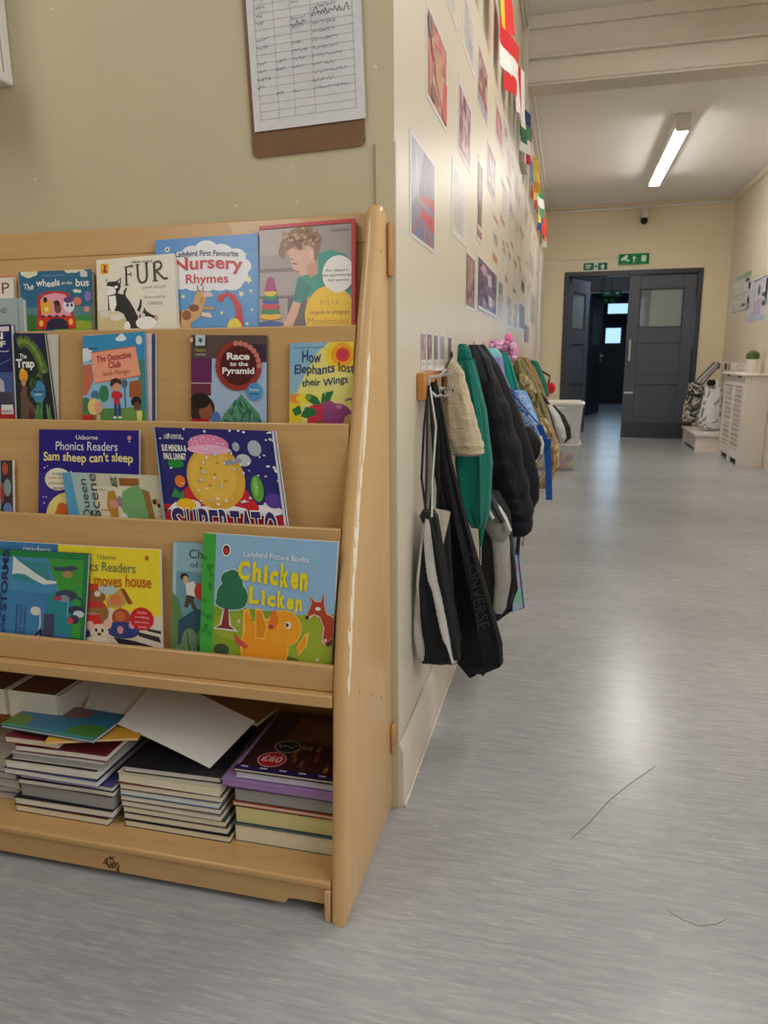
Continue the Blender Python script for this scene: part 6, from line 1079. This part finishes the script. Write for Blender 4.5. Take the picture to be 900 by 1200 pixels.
def rp2(A): blobs(A, [(206, 206, 222), (226, 224, 232), (186, 184, 204)], 24, 72, .03, .97, .1); A.l([(.4, .25), (.45, .9)], .04, (110, 90, 120)); A.e(.6, .3, .06, .12, (80, 76, 84)); A.e(.85, .42, .1, .05, (70, 66, 72)); A.e(.85, .62, .08, .05, (76, 72, 80)); A.l([(.3, .06), (.9, .03)], .025, (100, 96, 100)); A.r(.1, .88, .95, .97, (180, 196, 214)); A.r(.5, .5, .75, .85, (190, 170, 196))
rposter('white and violet illustrated notice, second from the corner on the right wall', ((877, 330), (896.5, 375)), rp2)
rposter('notice on the right wall cut off by the right edge of the photo', ((898, 325), (912, 354)), lambda A: (A.r(.03, .03, .97, .97, (206, 214, 206)), A.r(.05, .85, .95, .95, (170, 196, 150)), A.l([(.2, .3), (.2, .6)], .03, (120, 110, 120))))

# ------------------------------------------------------------------ exit signs, camera, lamp
def sign(label, p0, p1, y, plate, panels, th=.02, slope=0):
    a, b2 = H(*p0, 1, y), H(*p1, 1, y); root = thing('exit_sign', label, 'sign', ((a.x + b2.x) / 2, y, b2.z), 'green exit signs')
    MB().box(a.x, b2.x, y - th, y - .0005 if y == YF else y + th, b2.z, a.z).build('plate', plate, root, bevel=.002)
    A = Art((b2.x - a.x) / (a.z - b2.z)); panels(A); A.build(lambda u, v: Vector((a.x + (b2.x - a.x) * u, y - th, a.z + (b2.z - a.z) * v)), (0, -1, 0), 'pictogram', M['matte'], root, off=.0008, step=.0002); return root
GN, WH_ = (14, 110, 78), (226, 240, 226)
def s1(A): A.r(.05, .12, .44, .86, GN); A.r(.6, .12, .95, .86, GN); A.r(.47, .4, .57, .6, GN); A.r(.12, .3, .34, .42, WH_); A.r(.12, .55, .3, .66, WH_); A.l([(.34, .3), (.2, .6)], .08, WH_); A.p([(.68, .56), (.775, .24), (.87, .56), (.81, .56), (.81, .8), (.74, .8), (.74, .56)], WH_)
sign('white exit sign plate with two green pictograms above the left-hand door', (682.5, 307.5), (713, 317.5), YF, M['plastic'], s1, .006)
def s2(A): A.r(0, 0, 1, 1, (12, 128, 72)); A.p([(.05, .5), (.2, .2), (.3, .3), (.24, .5), (.36, .62), (.3, .8), (.2, .6), (.1, .66)], WH_); A.e(.24, .22, .05, .12, WH_); A.p([(.43, .5), (.5, .18), (.57, .5), (.52, .5), (.52, .85), (.48, .85), (.48, .5)], WH_); A.r(.74, .2, .9, .8, WH_)
e2 = sign('lit green exit sign box with running man, arrow and door above the closed door', (725.5, 298.5), (760, 309), YF, M['sign'], s2, .05)
MB().tube([(H(743, 309, 1, YF).x, YF - .012, H(743, 309, 1, YF).z), (H(743, 309, 1, YF).x, YF - .012, DZ + .004)], .008, 6).build('cable_cover', M['plastic'], e2)
def s3(A): A.r(.0, .0, 1, 1, (16, 60, 50)); A.r(.06, .1, .42, .9, (18, 96, 74)); A.r(.62, .1, .96, .9, (16, 70, 60)); A.r(.12, .4, .36, .55, (150, 196, 170)); A.e(.8, .5, .08, .2, (150, 196, 170))
s = sign('dark green exit sign hanging in the lobby seen through the open door', (706, 340.5), (728, 347), 10.9, M['doord'], s3, .01)
q = WL[s.name]; MB().tube([(q.x, 10.9, q.z + .08), (q.x, 10.9, 2.6)], .006, 6).build('hanging_rod', M['black'], s)
def s4(A): A.r(0, 0, 1, 1, (14, 96, 66)); A.e(.3, .5, .1, .3, (110, 196, 150)); A.r(.6, .2, .75, .8, (110, 196, 150))
s = sign('small green exit sign just below the hanging one in the lobby', (704, 349.5), (724, 355), 11.3, M['sign2'], s4, .01)
q = WL[s.name]; MB().tube([(q.x - .1, 11.3, q.z + .09), (q.x - .1, 11.3, 2.6)], .006, 6).build('hanging_rod', M['black'], s)
q = H(755, 258.5, 1, YF - .06); cm = thing('security_camera', 'small dark dome camera under the ceiling above the doors', 'camera', (q.x, q.y, q.z - .04))
MB().lathe((q.x, q.y + .005, q.z + .03), [(0, .055), (.035, .055), (.04, .03), (.045, 0), (0, 0)], 18).build('white_base', M['plastic'], cm); MB().ball((q.x, q.y, q.z), .042, .042, .042, 14).build('dome', M['black'], cm)
MB().box(q.x - .03, q.x + .03, YF - .06, YF - .001, q.z + .085, q.z + .15).build('bracket', M['plastic'], cm)
# strip light
def strip(label, xc, y0, y1, zc, dx=0):
    root = thing('strip_light', label, 'ceiling light', (xc, (y0 + y1) / 2, zc - .09), 'fluorescent strip lights')
    b = MB(); b.box(xc - .052, xc + .052, y0 + .051, y1 - .051, zc - .088, zc - .0005); b.build('housing', M['plastic'], root)
    MB().loft([[Vector((xc + .046 * math.cos(a), y, zc - .093 + .02 * math.sin(a))) for a in (k * 2 * math.pi / 16 for k in range(16))] for y in (y0 + .05, y1 - .05)]).build('diffuser', M['glow'], root)
    for y in (y0, y1 - .05): MB().box(xc - .052, xc + .052, y, y + .0495, zc - .114, zc - .0005).build('end_cap', M['plastic'], root, bevel=.006)
    return root
strip('lit fluorescent strip light on the far corridor ceiling', 1.105, 4.72, 6.66, HF)
strip('fluorescent strip light on the near corridor ceiling before the beam', 1.15, .5, 2.5, HN)
# scuffs and hairs on the floor
def scuff(pts, r, col, label):
    o = MB().tube([H(x, y, 2, .0006) for x, y in pts], r, 5, col).build('dark_hair', M['matte']); tag(o, label, 'hair')
scuff([(670, 982), (690, 965), (712, 940), (735, 921), (768, 898)], .0006, (104, 96, 92), 'long dark scratch-like hair lying on the grey floor')
scuff([(782, 1066), (800, 1078), (820, 1085), (840, 1083), (851, 1077)], .0005, (112, 104, 100), 'curved dark hair lying near the bottom right of the floor')
scuff([(480, 908), (474, 925), (468, 940)], .0008, (70, 64, 60), 'dark thread lying on the floor at the end of the skirting')
